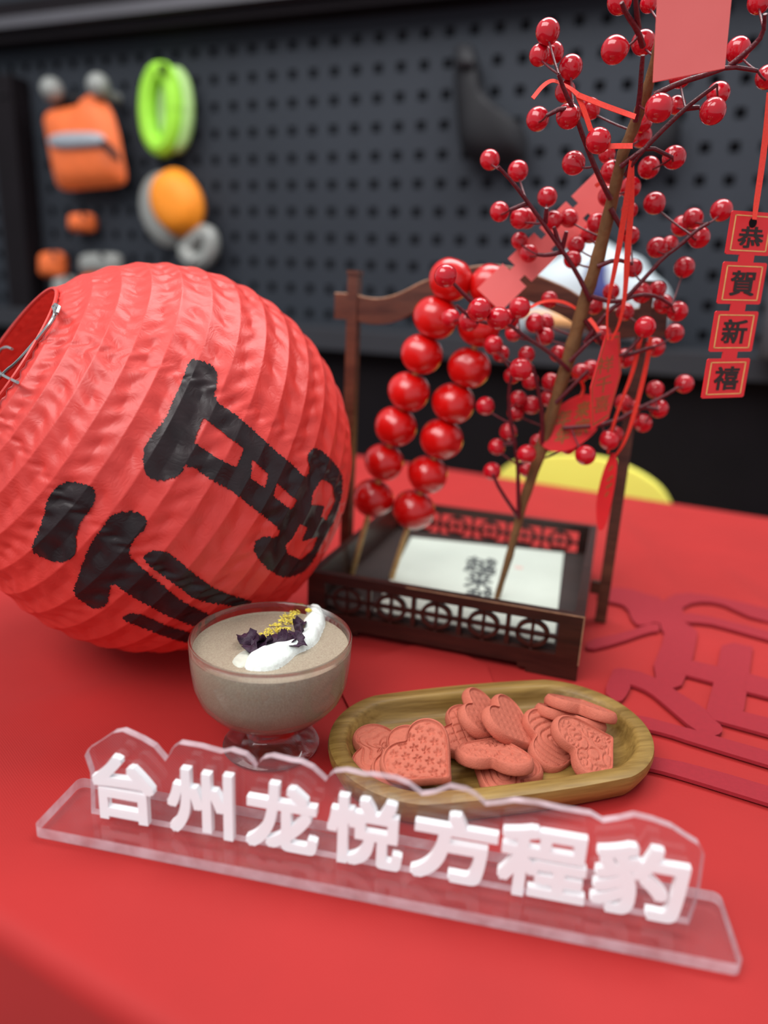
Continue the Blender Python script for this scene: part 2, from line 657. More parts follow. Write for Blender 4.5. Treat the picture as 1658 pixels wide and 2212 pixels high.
# pegboard with real square holes over a dark cavity
h0, h1, h2 = wall_uv(916, 141), wall_uv(916, 207), wall_uv(866, 141)
PZ, PU = abs(h0[1] - h1[1]), abs(h0[0] - h2[0])
z_top = wall_uv(560, 46)[1]
z_led = wall_uv(850, 722)[1]
mb = MB()
hw = 0.0098
u_a, u_b = h0[0] - PU * 30.5, h0[0] + PU * 24.5
nrow_up = int((z_top - h0[1]) / PZ)
nrow_dn = int((h0[1] - z_led) / PZ)
zt, zb = h0[1] + PZ * (nrow_up + 0.5), h0[1] - PZ * (nrow_dn + 0.5)
for r in range(-nrow_dn, nrow_up + 1):
    for c in range(-30, 25):
        cu, cz = h0[0] + c * PU, h0[1] + r * PZ
        o8 = [wp(cu + i * PU / 2, cz + j * PZ / 2) for i, j in ((-1, -1), (1, -1), (1, 1), (-1, 1))]
        i8 = [wp(cu + i * hw, cz + j * hw) for i, j in ((-1, -1), (1, -1), (1, 1), (-1, 1))]
        b8 = [wp(cu + i * hw, cz + j * hw, -0.012) for i, j in ((-1, -1), (1, -1), (1, 1), (-1, 1))]
        mb.add(o8 + i8 + b8, [(k, (k + 1) % 4, 4 + (k + 1) % 4, 4 + k) for k in range(4)] +
               [(4 + k, 4 + (k + 1) % 4, 8 + (k + 1) % 4, 8 + k) for k in range(4)])
for z0_, z1_ in ((zt, z_top + 0.6), (z_led - 0.1, zb)):
    mb.add([wp(u_a, z0_), wp(u_b, z0_), wp(u_b, z1_), wp(u_a, z1_)], [(0, 1, 2, 3)])
struct('wall_back', mb, M_WALL, smooth=False, fix=False)
mb = MB()
mb.box(wp((u_a + u_b) / 2, 0.3, -0.03), WD * (u_b - u_a) / 2, WN * 0.012, ZV * 1.2)
struct('wall_backing', mb, M_HOLE, smooth=False)

# rails above the pegboard
zr0, zr1 = wall_uv(280, 62)[1], wall_uv(280, 38)[1]
mb = MB()
mb.box(wp(0, (zr0 + zr1) / 2, 0.05), WD * 2.4, WN * 0.03, ZV * (zr1 - zr0) / 2)
struct('trim_1', mb, M_GREY, smooth=False)
zk = wall_uv(280, 82)[1]
mb = MB()
mb.box(wp(0, (zr0 + zk) / 2 - 0.004, 0.03), WD * 2.4, WN * 0.028, ZV * abs(zr0 - zk) / 2)
mb.box(wp(0, zr1 + 0.025, 0.02), WD * 2.4, WN * 0.018, ZV * 0.024)
struct('trim_2', mb, M_BLACK, smooth=False)
# dark upright at the left
ul = wall_uv(58, 400)[0]
ulw = abs(wall_uv(84, 400)[0] - wall_uv(36, 400)[0]) / 2
mb = MB()
mb.box(wp(ul, (wall_uv(58, 175)[1] + z_led) / 2, 0.03), WD * ulw, WN * 0.03, ZV * (wall_uv(58, 175)[1] - z_led) / 2)
struct('trim_3', mb, M_BLACK, smooth=False)

# counter under the pegboard
zc1, zc0 = wall_uv(850, 716, 0.06)[1], wall_uv(850, 760, 0.10)[1]
ctr = thing('counter', wp(0, FLOOR_Z, 0.2), 'long slate grey shelf counter with black front under the pegboard', 'counter')
mb = MB()
mb.box(wp(0, (zc0 + zc1) / 2, 0.088), WD * 2.3, WN * 0.085, ZV * (zc1 - zc0) / 2)
part('countertop', mb, M_LEDGE, ctr, smooth=False)
mb = MB()
mb.box(wp(0, (zc0 + FLOOR_Z) / 2, 0.065), WD * 2.28, WN * 0.06, ZV * ((zc0 - FLOOR_Z) / 2 - 0.001))
part('front_panel', mb, M_BLACK, ctr, smooth=False)
ZC = zc1


# ------------------------------------------------------------------ wall-hung gear
def wall_prism(px, off, th, mb=None, mi=0, it=1):
    """outline read off the photograph, standing on the wall plane with real thickness"""
    mb = mb or MB()
    P = [np.append(wall_uv(x, y, off), 0) for x, y in px]
    P = smooth_poly(P, it) if it else P
    mb.prism([wp(p[0], p[1], off - th) for p in P], -WN * th, mi)
    return mb


def wall_pillow(px, off, th, mb=None, it=2):
    P = [wall_uv(x, y, off) for x, y in px]
    P = smooth_poly(P, it)
    return pillow(P, WN * (WDIST - off), WD, ZV, -WN, th, 0.01, mb=mb)


t = thing('vest_pouch', wallpt(190, 320, 0.03), 'orange folded vest pouch with grey reflective band on the pegboard', 'pouch')
part('body', wall_pillow([(90, 240), (150, 232), (182, 222), (186, 203), (212, 204), (240, 232), (258, 290), (264, 330), (275, 380),
                          (268, 402), (200, 408), (128, 415), (114, 370), (102, 300)], 0.052, 0.035), M_ORANGE, t)
part('reflective_band', wall_pillow([(100, 288), (200, 284), (226, 292), (230, 312), (205, 320), (108, 324)], 0.088, 0.014), M_REFL, t)
part('strap', wall_pillow([(214, 296), (240, 310), (262, 345), (255, 352), (226, 322)], 0.092, 0.010), M_BLACKT, t)
for x, y in ((157, 221), (255, 214)):
    p0 = wallpt(x, y, 0.003)
    p1 = p0 - WN * 0.067
    mb = MB()
    mb.tube([p0, p1, p1 + ZV * 0.02], [0.012, 0.014, 0.013], 10)
    mb.sphere(p1 + ZV * 0.012, 0.028, 12, 8)
    part('hook', mb, M_PACK, t)
part('collar', wall_pillow([(105, 205), (150, 200), (178, 205), (178, 228), (112, 236)], 0.035, 0.015), M_BLACKT, t)


def ring_px(cx, cy, rx, ry, rot=0, n=28):
    return [(cx + rx * cos(a) * cos(rot) - ry * sin(a) * sin(rot), cy + rx * cos(a) * sin(rot) + ry * sin(a) * cos(rot))
            for a in [2 * pi * k / n for k in range(n)]]


# lime strap coil: several turns of webbing
t = thing('tow_strap', wallpt(358, 237, 0.05), 'lime green coiled webbing strap hanging on the pegboard', 'strap')
for k, (cx, cy, rx, ry, m_, off, rr) in enumerate(((348, 236, 29, 82, M_GREEN, 0.055, 0.022), (352, 240, 33, 84, M_GREEN, 0.03, 0.018), (380, 238, 26, 80, M_GREEN2, 0.04, 0.015))):
    pts = [wallpt(x, y, off) for x, y in ring_px(cx, cy, rx, ry)]
    mb = MB()
    mb.tube(pts + [pts[0]], rr, 8, caps=False)
    part('webbing_turn', mb, m_, t)
mb = MB()
mb.tube([wallpt(352, 150, 0.0), wallpt(352, 150, 0.09), wallpt(352, 140, 0.09)], 0.009, 8)
part('hook', mb, M_BLACKT, t)

t = thing('rope_coil', wallpt(378, 440, 0.05), 'orange rope coil in a grey pack below the green strap', 'rope')
part('pack', wall_pillow(ring_px(360, 452, 58, 84, -0.25), 0.03, 0.02), M_PACK, t)
part('coil', wall_pillow(ring_px(384, 438, 52, 76, -0.25), 0.06, 0.045), M_ORANGE2, t)
mb = MB()
pts = [wallpt(x, y, 0.05) for x, y in ((398, 545), (425, 510), (450, 500), (458, 530), (445, 560), (420, 568), (398, 545))]
mb.tube(smooth_line(pts), 0.021, 8)
mb.tube([wallpt(398, 545, 0.06), wallpt(420, 568, 0.06)], 0.02, 8)
part('shackle', mb, M_PACK, t)

BOXES = [((92, 545), (138, 600), M_ORANGE, 'orange', 'small orange box low on the pegboard beside the dark post'),
         ((176, 548), (262, 592), M_PACK, 'grey', 'small grey packet under the orange spot low on the pegboard'),
         ((178, 592), (268, 640), M_ORANGE, 'orange', 'small rust orange box above the lantern top'),
         ((122, 598), (164, 650), M_PACK, 'white', 'pale grey packet lowest above the lantern mouth'),
         ((156, 462), (202, 502), M_ORANGE, 'orange', 'small round orange tag below the orange vest pouch'),
         ((-14, 198), (22, 240), M_ORANGE, 'orange', 'orange tag at the far left edge of the pegboard')]
for (x0, y0), (x1, y1), m_, nm, lb in BOXES:
    t = thing('packet', wallpt((x0 + x1) / 2, y1, 0.02), lb, 'packet')
    cx, cy = (x0 + x1) / 2, (y0 + y1) / 2
    part('carton', wall_pillow([(x0, y0), (cx, y0 - 2), (x1, y0), (x1 + 1, cy), (x1, y1), (cx, y1), (x0, y1), (x0 - 1, cy)], 0.03, 0.03, it=1), m_, t)
    mb = MB()
    mb.tube([wallpt(cx, y0 + 4, 0.0), wallpt(cx, y0 + 4, 0.07)], 0.006, 6)
    part('peg', mb, M_BLACKT, t)

t = thing('tool_holster', wallpt(1050, 230, 0.04), 'tall black boot shaped tool holster on the pegboard left of the berries', 'holster')
part('body', wall_pillow([(978, 110), (990, 92), (1015, 92), (1028, 110), (1032, 170), (1050, 205), (1090, 245), (1138, 275), (1140, 345), (1110, 356),
                          (1020, 352), (995, 330), (985, 250)], 0.04, 0.035), M_BLACKT, t)
part('belt_loop', wall_pillow([(986, 130), (1022, 130), (1024, 150), (986, 150)], 0.075, 0.008, it=1), M_BLACK, t)
t = thing('tool_holster', wallpt(1440, 300, 0.04), 'wide black tool holster on the pegboard behind the upper berries', 'holster')
part('body', wall_pillow([(1385, 215), (1425, 205), (1462, 220), (1474, 280), (1455, 345), (1400, 362), (1345, 345), (1330, 310), (1370, 285)], 0.04, 0.03), M_BLACKT, t)
part('belt_loop', wall_pillow([(1392, 236), (1440, 236), (1440, 256), (1392, 256)], 0.07, 0.008, it=1), M_BLACK, t)

# white bundle on the counter, seen through the basket handle
OFFB = 0.10


def shelf_uv(x, y, off):
    return wall_uv(x, y, off)


t = thing('vinyl_bundle', wallpt(1270, 775, OFFB), 'white vinyl bundle with navy and apricot panels on the counter behind the basket handle', 'bundle')
part('body', wall_pillow([(1128, 655), (1150, 618), (1200, 590), (1245, 562), (1275, 550), (1305, 556), (1335, 578), (1385, 592), (1400, 625), (1440, 655),
                          (1448, 700), (1436, 745), (1405, 768), (1386, 786), (1350, 772), (1112, 758), (1104, 735), (1115, 690)], OFFB, 0.06), M_WHITEB, t)
part('navy_panel', wall_pillow([(1250, 668), (1262, 610), (1285, 592), (1308, 604), (1304, 640), (1320, 668), (1300, 700)], OFFB + 0.056, 0.012, it=1), M_BLUEB, t)
part('apricot_panel', wall_pillow([(1128, 708), (1180, 706), (1290, 722), (1398, 726), (1398, 746), (1290, 748), (1180, 738), (1134, 730)], OFFB + 0.05, 0.014, it=1), M_TAN, t)
dz_ = ZC + 0.002 - min((np.array(c_.location) + np.array(v_.co) + np.array(t.location))[2] for c_ in t.children for v_ in c_.data.vertices)
t.location[2] += dz_
t = thing('round_canister', wallpt(1672, 930, 0.3), 'grey round canister cut by the right edge of the picture', 'canister')
c0 = wallpt(1680, 900, 0.22)
mb = MB()
c0[2] = ZC
mb2 = MB()
mb2.lathe([(0.0, 0), (0.045, 0), (0.052, 0.01), (0.052, 0.11), (0.045, 0.125), (0.0, 0.13)], c0, 32)
t.location = tuple(c0)
part('drum', mb2, M_GREY, t)
mb2 = MB()
mb2.lathe([(0.0, 0.131), (0.02, 0.131), (0.02, 0.145), (0.0, 0.147)], c0, 20)
part('cap', mb2, M_BLACKT, t)

# ================================================================== TABLE
TB = radians(25.8)
TN = np.array([sin(TB), cos(TB), 0.0])
TD = np.array([cos(TB), -sin(TB), 0.0])
N0, N1 = 0.137, 1.042
D0, D1 = -0.80, 0.78


def tp(d, n, z=0.0):
    return TD * d + TN * n + ZV * z


t = thing('table', tp(0, 0.6, FLOOR_Z), 'long table hidden under the red tablecloth', 'table')
mb = MB()
mb.box(tp((D0 + D1) / 2, (N0 + N1) / 2, -0.018), TD * ((D1 - D0) / 2 - 0.012), TN * ((N1 - N0) / 2 - 0.012), ZV * 0.012)
part('tabletop', mb, M_GREY, t, smooth=False)
for a in (D0 + 0.06, D1 - 0.06):
    for b in (N0 + 0.06, N1 - 0.06):
        mb = MB()
        mb.box(tp(a, b, (FLOOR_Z - 0.03) / 2), TD * 0.018, TN * 0.018, ZV * ((-0.03 - FLOOR_Z) / 2))
        part('leg', mb, M_GREY, t, smooth=False)

# cloth: one grid wrapped over the edges, with soft drop folds and creases
RAD = 0.012
DROP = 0.42


def crease(d, n, p0, p1, w, h):
    a, b = np.array(p0), np.array(p1)
    ab = b - a
    tt = np.clip(((d - a[0]) * ab[0] + (n - a[1]) * ab[1]) / (ab @ ab), 0, 1)
    q = np.hypot(d - a[0] - tt * ab[0], n - a[1] - tt * ab[1])
    return h * math.exp(-(q / w) ** 2) * sin(pi * (0.15 + 0.7 * tt))


def dn(x, y):
    p = atz(x, y)
    return (p @ TD, p @ TN)


CREASES = [(dn(1322, 1105), dn(1440, 1270), 0.010, 0.0042), (dn(1545, 1225), dn(1690, 1350), 0.014, 0.004),
           (dn(0, 1540), dn(330, 1480), 0.02, 0.0022), (dn(20, 1700), dn(200, 1580), 0.02, 0.0018), (dn(1700, 1130), dn(1500, 1180), 0.02, 0.002)]


def axis_map(s, lo, hi):
    """arc length -> (pos, drop depth, outward)"""
    if s < lo:
        q = lo - s
        if q < RAD * pi / 2:
            a = q / RAD
            return lo - RAD * sin(a), RAD * (1 - cos(a)), -1
        return lo - RAD, RAD + q - RAD * pi / 2, -1
    if s > hi:
        q = s - hi
        if q < RAD * pi / 2:
            a = q / RAD
            return hi + RAD * sin(a), RAD * (1 - cos(a)), 1
        return hi + RAD, RAD + q - RAD * pi / 2, 1
    return s, 0.0, 0


def cuts(lo, hi, n):
    e = [k * RAD * pi / 10 for k in range(1, 6)] + [0.05, 0.1, 0.17, 0.25, 0.33, DROP]
    return [lo - q for q in reversed(e)] + list(np.linspace(lo, hi, n)) + [hi + q for q in e]


sd, sn = cuts(D0 + RAD, D1 - RAD, 150), cuts(N0 + RAD, N1 - RAD, 110)
V = []
for n_ in sn:
    for d_ in sd:
        pd, qd, od = axis_map(d_, D0 + RAD, D1 - RAD)
        pn, qn, on = axis_map(n_, N0 + RAD, N1 - RAD)
        q = max(qd, qn)
        z = -q
        if q == 0:
            z += sum(crease(pd, pn, *c) for c in CREASES)
            z += 0.0006 * (noise.noise(Vector((pd * 5, pn * 5, 0))) - 0.9)
        fold = 0.018 * min(1, max(0, q - 0.02) / 0.25)
        if on and qn >= qd:
            pn += on * (fold * (1 + sin(d_ * 46 + 1.3 * sin(d_ * 17))))
        if od and qd >= qn:
            pd += od * (fold * (1 + sin(n_ * 46 + 1.3 * sin(n_ * 17))))
        V.append(tp(pd, pn, z))
ns = len(sd)
F = [(j * ns + i, j * ns + i + 1, (j + 1) * ns + i + 1, (j + 1) * ns + i) for j in range(len(sn) - 1) for i in range(ns - 1)]
mb = MB()
mb.add(V, F)
o = part('tablecloth', mb, M_CLOTH, origin=tp(0, 0.6, 0), angle=60)
tag(o, 'plain red tablecloth draped over the table with front edge hanging', 'tablecloth')


# felt cut-out lying on the cloth at the right
def fx(x, y):
    X = 1180 + x / 3.469
    return (X if x < 1650 else 1790 + (x - 1658) * 0.3, 1240 + y / 3.469 + (0 if x < 1650 else (1790 - 1658) * 0.27))


FELT = [[(385, 105), (600, 100), (750, 150), (880, 180), (890, 400), (830, 352), (720, 388), (650, 365), (600, 240), (500, 210), (385, 200)],
        [(830, 200), (950, 190), (1040, 220), (1015, 270), (1045, 330), (1030, 358), (1128, 420), (1128, 460), (1090, 655), (985, 892), (770, 762), (892, 452), (850, 400)],
        [(300, 495), (560, 445), (840, 350), (850, 428), (780, 430), (520, 520), (300, 572)],
        [(860, 200), (1000, 130), (1300, 170), (1658, 250), (1658, 345), (1540, 325), (1460, 290), (1290, 212), (1110, 205), (1000, 260)],
        [(1000, 280), (1300, 330), (1658, 430), (1658, 495), (1480, 440), (1340, 400), (1200, 365), (1010, 358)],
        [(1310, 535), (1400, 513), (1545, 545), (1500, 880), (1478, 1010), (1440, 1110), (1195, 1025), (1252, 808), (1278, 690)],
        [(1060, 640), (1300, 695), (1260, 812), (1020, 748)],
        [(480, 720), (560, 700), (770, 748), (990, 885), (1205, 1018), (1250, 1085), (1320, 1145), (1312, 1190), (1240, 1216), (1110, 1172), (900, 990), (770, 880), (640, 825), (520, 800)],
        [(430, 880), (500, 715), (595, 700), (642, 825), (578, 940), (530, 956), (485, 930)],
        [(1500, 740), (1658, 790), (1658, 915), (1480, 875)],
        [(1440, 1022), (1658, 1065), (1658, 1205), (1250, 1090), (1195, 1020)],
        [(560, 1025), (640, 1050), (800, 1080), (1658, 1330), (1658, 1445), (1100, 1262), (900, 1195), (700, 1150), (560, 1100)],
        [(560, 1330), (760, 1360), (1100, 1420), (1658, 1600), (1658, 1735), (1250, 1590), (900, 1485), (760, 1452), (560, 1420)]]
mb = MB()
for k, pl in enumerate(FELT):
    hz = 0.0026 + 0.00004 * k
    P = [atz(*fx(*p), hz) for p in pl]
    P = smooth_poly(P, 1) if k not in (5, 6, 9, 10) else P
    mb.prism(P, (0, 0, -0.0022))
o = part('felt_cutout', mb, M_FELT, origin=atz(1500, 1450), smooth=False)
tag(o, 'crimson felt cut-out lying on the red cloth right of the cookie tray', 'decoration')
# thin felt piece in front of the basket
mb = MB()
P = [atz(x, y, 0.0016) for x, y in ((700, 1420), (800, 1424), (895, 1392), (1000, 1412), (1052, 1440), (1075, 1500), (1010, 1560), (760, 1540))]
mb.prism(P, (0, 0, -0.0012))
o = part('cloth_scrap', mb, M_CLOTH, origin=atz(900, 1460), smooth=False)
tag(o, 'flat red cloth scrap under the cookie tray before the basket', 'cloth')

# ================================================================== LANTERN
LR = 0.134
LC = atz(355, 998, LR)
LC[2] = LR + 0.001
vdir = unit(LC - EYE)
lr_ = unit(np.cross(vdir, ZV))
lr_ = unit(RGT - vdir * (RGT @ vdir))
lu_ = np.cross(lr_, vdir)
TL = radians(21)
LA = unit(cos(TL) * unit(cos(radians(147.5)) * lr_ + sin(radians(147.5)) * lu_) - sin(TL) * vdir)   # axis, towards the open mouth
LX = unit(np.cross(LA, ZV))
LY = np.cross(LA, LX)
TH0, TH1 = 0.43, pi - 0.50
NT = 17


def lantern_pt(th, ph, off=0.0):
    """th, ph arrays -> points on the ribbed paper skin"""
    s = (th - TH0) / (TH1 - TH0) * NT + ph / (2 * pi)
    fr = s - np.floor(s)
    cusp = np.abs(2 * fr - 1)                       # 1 at the wire, 0 mid panel
    amp = 0.0019 * (cusp ** 1.4 - 0.55)
    r = LR + amp - 0.001 - 0.005 * np.cos(th) ** 6 + off
    x, y, z = np.sin(th) * np.cos(ph), np.sin(th) * np.sin(ph), np.cos(th) * 0.985
    # small paper puckers across each panel
    r = r + 0.0006 * np.sin(ph * 53 + 3 * np.sin(s * 2.1)) * (1 - cusp) + 0.0005 * np.sin(ph * 23 + s * 5) * (1 - cusp)
    dm = np.abs(((ph * 8 / (2 * pi)) % 1.0) - 0.5) * (2 * pi / 8)
    r = r - 0.0009 * np.exp(-(dm / 0.03) ** 2) * (0.5 + 0.5 * np.sin(th * 90 + 3 * np.sin(ph * 31)))     # crinkled glue seams
    return LC + r[..., None] * (x[..., None] * LX + y[..., None] * LY + z[..., None] * LA)


def grid_faces(nu, nv, wrap=False):
    F = []
    for i in range(nu - 1):
        for j in range(nv if wrap else nv - 1):
            k = (j + 1) % nv
            F.append((i * nv + j, i * nv + k, (i + 1) * nv + k, (i + 1) * nv + j))
    return F


def crinkle(m):
    """crumpled-paper relief for the lantern skin"""
    nt = m.node_tree
    p = nt.nodes['Principled BSDF']
    tc = nt.nodes.new('ShaderNodeTexCoord')
    vo = nt.nodes.new('ShaderNodeTexVoronoi')
    vo.feature = 'DISTANCE_TO_EDGE'
    vo.inputs['Scale'].default_value = 85
    nzd = nt.nodes.new('ShaderNodeTexNoise')
    nzd.inputs['Scale'].default_value = 14
    nzd.inputs['Detail'].default_value = 4
    mixv = nt.nodes.new('ShaderNodeMixRGB')
    mixv.inputs['Fac'].default_value = 0.35
    nt.links.new(tc.outputs['Object'], nzd.inputs['Vector'])
    nt.links.new(tc.outputs['Object'], mixv.inputs['Color1'])
    nt.links.new(nzd.outputs['Color'], mixv.inputs['Color2'])
    nt.links.new(mixv.outputs['Color'], vo.inputs['Vector'])
    n2 = nt.nodes.new('ShaderNodeTexNoise')
    n2.inputs['Scale'].default_value = 120
    n2.inputs['Detail'].default_value = 6
    nt.links.new(tc.outputs['Object'], n2.inputs['Vector'])
    mm = nt.nodes.new('ShaderNodeMath')
    mm.operation = 'MULTIPLY_ADD'
    mm.inputs[1].default_value = 0.8
    nt.links.new(vo.outputs['Distance'], mm.inputs[0])
    nt.links.new(n2.outputs['Fac'], mm.inputs[2])
    b = nt.nodes.new('ShaderNodeBump')
    b.inputs['Strength'].default_value = 0.22
    b.inputs['Distance'].default_value = 0.0011
    nt.links.new(mm.outputs[0], b.inputs['Height'])
    nt.links.new(b.outputs['Normal'], p.inputs['Normal'])


crinkle(M_PAPER)
crinkle(M_INK)
lan = thing('paper_lantern', (LC[0], LC[1], 0.0), 'large red paper lantern with a black brushed character lying on its side', 'lantern')
nth, nph = 520, 440
th = np.linspace(TH0, TH1, nth)[:, None] + np.zeros((1, nph))
ph = np.linspace(0, 2 * pi, nph, endpoint=False)[None, :] + np.zeros((nth, 1))
V = lantern_pt(th, ph).reshape(-1, 3)
mb = MB()
F = [f for f in grid_faces(nth, nph, True)]
# the spiral phase jumps by one whole turn at the seam, so the skin still closes
mb.v = [tuple(p) for p in V]
mb.f = F
mb.m = [0] * len(F)
part('paper_shade', mb, M_PAPER, lan, angle=80)


def lx(pts):
    return [(x / 2.0725, 560 + y / 2.0725) for x, y in pts]


CH_FULL = [lx([(845, 440), (905, 452), (970, 485), (975, 545), (955, 625), (1035, 680), (1070, 705), (1115, 745), (1175, 800), (1240, 860), (1330, 935), (1365, 980), (1390, 945), (1370, 890),
               (1385, 850), (1425, 840), (1480, 890), (1530, 950), (1538, 1010), (1520, 1110), (1490, 1190), (1450, 1260), (1400, 1360), (1350, 1410), (1275, 1432), (1210, 1400),
               (1160, 1350), (1130, 1300), (1145, 1255), (1190, 1235), (1240, 1250), (1255, 1210), (1150, 1130), (1040, 1040), (960, 1000), (830, 912), (815, 965), (745, 992), (690, 993),
               (650, 965), (632, 880), (660, 810), (735, 720), (770, 640), (810, 560)]),
           lx([(250, 1015), (300, 992), (370, 1000), (425, 1025), (435, 1060), (410, 1120), (360, 1180), (340, 1240), (345, 1310), (320, 1345), (270, 1362), (190, 1340), (130, 1305), (165, 1230), (195, 1150), (205, 1080)]),
           lx([(490, 1150), (530, 1130), (610, 1125), (660, 1160), (655, 1210), (610, 1240), (570, 1320), (640, 1385), (720, 1450), (800, 1520), (870, 1560), (960, 1600), (900, 1655), (820, 1630), (730, 1590),
               (650, 1545), (560, 1495), (500, 1445), (490, 1500), (480, 1550), (430, 1572), (370, 1540), (320, 1495), (345, 1430), (375, 1340), (410, 1260), (450, 1210)]),
           lx([(635, 1325), (690, 1300), (760, 1310), (830, 1375), (900, 1430), (970, 1480), (1060, 1510), (1150, 1535), (1080, 1560), (1000, 1550), (930, 1540), (860, 1520), (800, 1470), (720, 1415), (650, 1360)]),
           lx([(540, 1600), (590, 1580), (660, 1600), (740, 1640), (850, 1670), (900, 1700), (850, 1725), (760, 1700), (660, 1660), (560, 1625)])]
CH_HOLE = [lx([(910, 712), (1000, 780), (1090, 850), (1055, 930), (960, 880), (870, 820)]), lx([(1130, 900), (1200, 965), (1185, 1020), (1125, 980)]),
           lx([(1240, 1005), (1300, 1060), (1330, 1080), (1305, 1120), (1225, 1060)]),
           lx([(1440, 985), (1485, 1010), (1500, 1080), (1460, 1170), (1440, 1150), (1455, 1100), (1395, 1100), (1400, 1050)]),
           lx([(1345, 1185), (1375, 1205), (1350, 1265), (1420, 1245), (1400, 1300), (1350, 1345), (1290, 1320), (1280, 1280), (1310, 1250)])]
# brush strokes: fine cells of the skin that fall inside the traced strokes, lifted 0.25 mm
nth2, nph2 = 900, 1500
t2 = np.linspace(TH0 + 0.05, TH1, nth2)
p2 = np.linspace(0, 2 * pi, nph2, endpoint=False)
T2, P2 = np.meshgrid(t2, p2, indexing='ij')
Q = lantern_pt(T2, P2, 0.0006)
D_ = Q - EYE
tt = D_ @ FWD
X2 = 829 + FPX * (D_ @ RGT) / tt
Y2 = 1106 - FPX * (D_ @ UPV) / tt
facing = ((Q - LC) * (Q - EYE)).sum(-1) < 0
rag = np.array([[0.0]])
jx = 1.3 * np.sin(T2 * 310 + 4 * np.sin(P2 * 90)) + 0.9 * np.sin(P2 * 420 + 3 * np.sin(T2 * 130))
jy = 1.3 * np.sin(P2 * 380 + 4 * np.sin(T2 * 70)) + 0.9 * np.sin(T2 * 260 + 2)
for k, pl in enumerate(CH_FULL):
    ins = inpoly(X2 + jx, Y2 + jy, [tuple(p) for p in smooth_poly(pl, 1)]) & facing
    if k == 0:
        for h in CH_HOLE:
            ins &= ~inpoly(X2 + jx * 0.6, Y2 + jy * 0.6, h)
    cell = ins[:-1, :-1] & ins[1:, :-1] & ins[:-1, 1:] & ins[1:, 1:]
    ii, jj = np.nonzero(cell)
    idx = {}
    mb = MB()
    for i, j in zip(ii.tolist(), jj.tolist()):
        f = []
        for a, b in ((i, j), (i, j + 1), (i + 1, j + 1), (i + 1, j)):
            key = a * nph2 + b
            if key not in idx:
                idx[key] = len(mb.v)
                mb.v.append(tuple(Q[a, b]))
            f.append(idx[key])
        mb.f.append(tuple(f))
        mb.m.append(0)
    part('brush_stroke', mb, M_INK, lan, angle=80)
# wire stretcher in the mouth, and the rim wire
mr_ = LR - 0.001 - 0.005 * cos(TH0) ** 6 + 0.001
mouth_c = LC + LA * (mr_ * cos(TH0) * 0.985)
mouth_r = mr_ * sin(TH0)
mb = MB()
pts = [mouth_c + (mouth_r + 0.0006) * (cos(a) * LX + sin(a) * LY) for a in np.linspace(0, 2 * pi, 65)]
mb.tube(pts, 0.0011, 6, caps=False)
part('rim_wire', mb, M_PAPER, lan)


def on_mouth(x, y, lift=0.0):
    return onplane(x, y, mouth_c + LA * lift, LA)


mb = MB()
mb.tube(smooth_line([on_mouth(120, 664), on_mouth(117, 690), on_mouth(60, 758), on_mouth(32, 788), on_mouth(14, 800), on_mouth(-60, 880)]), 0.0011, 8)
mb.tube(smooth_line([on_mouth(38, 826), on_mouth(18, 817), on_mouth(2, 808), on_mouth(-10, 790), on_mouth(-4, 760), on_mouth(12, 748), on_mouth(26, 754)]), 0.0009, 8)
lp = [on_mouth(x, y) for x, y in ((122, 676), (115, 664), (120, 658), (128, 664), (124, 674), (118, 678))]
mb.tube(lp, 0.0011, 8)
part('wire_stretcher', mb, M_WIRE, lan)

# ================================================================== DESSERT GLASS
GC = np.array([-0.0592, 0.3585, 0.0])
GH = 0.070
cup = thing('dessert_glass', GC, 'clear footed dessert glass holding taro pudding in front of the lantern', 'glass')
prof_out = [(0.0, 0.0006), (0.012, 0.0004), (0.0265, 0.0), (0.0278, 0.0010), (0.0270, 0.0022), (0.020, 0.0046), (0.0145, 0.0075), (0.0122, 0.0115), (0.0121, 0.0165), (0.0132, 0.0200),
            (0.0200, 0.0218), (0.0290, 0.0248), (0.0355, 0.0290), (0.0405, 0.0355), (0.0432, 0.0440), (0.0445, 0.0560), (0.0449, 0.0690), (0.0444, 0.0700)]
prof_in = [(0.0436, 0.0697), (0.0430, 0.0660), (0.0428, 0.0560), (0.0415, 0.0450), (0.0390, 0.0375), (0.0345, 0.0318), (0.0280, 0.0274), (0.0190, 0.0244), (0.0100, 0.0234), (0.0, 0.0230)]
mb = MB()
mb.lathe(prof_out + prof_in, GC, 96)
o = part('glass_body', mb, M_GLASS, cup, angle=70)
PZL = 0.0632
pud = thing('taro_pudding', GC + [0, 0, 0.026], 'greyish brown taro pudding topped with cream, petals and yellow osmanthus', 'dessert')
mb = MB()
pin = [(0.0, 0.0228), (0.0100, 0.0232), (0.0191, 0.0242), (0.0282, 0.0272), (0.0347, 0.0316), (0.0392, 0.0373), (0.0417, 0.0448), (0.0430, 0.0560), (0.0432, 0.0620), (0.0429, PZL + 0.0008), (0.0418, PZL + 0.0001), (0.040, PZL),
       (0.02, PZL), (0.0, PZL)]
mb.lathe(pin, GC, 96)
part('pudding', mb, M_PUD, pud, angle=60)


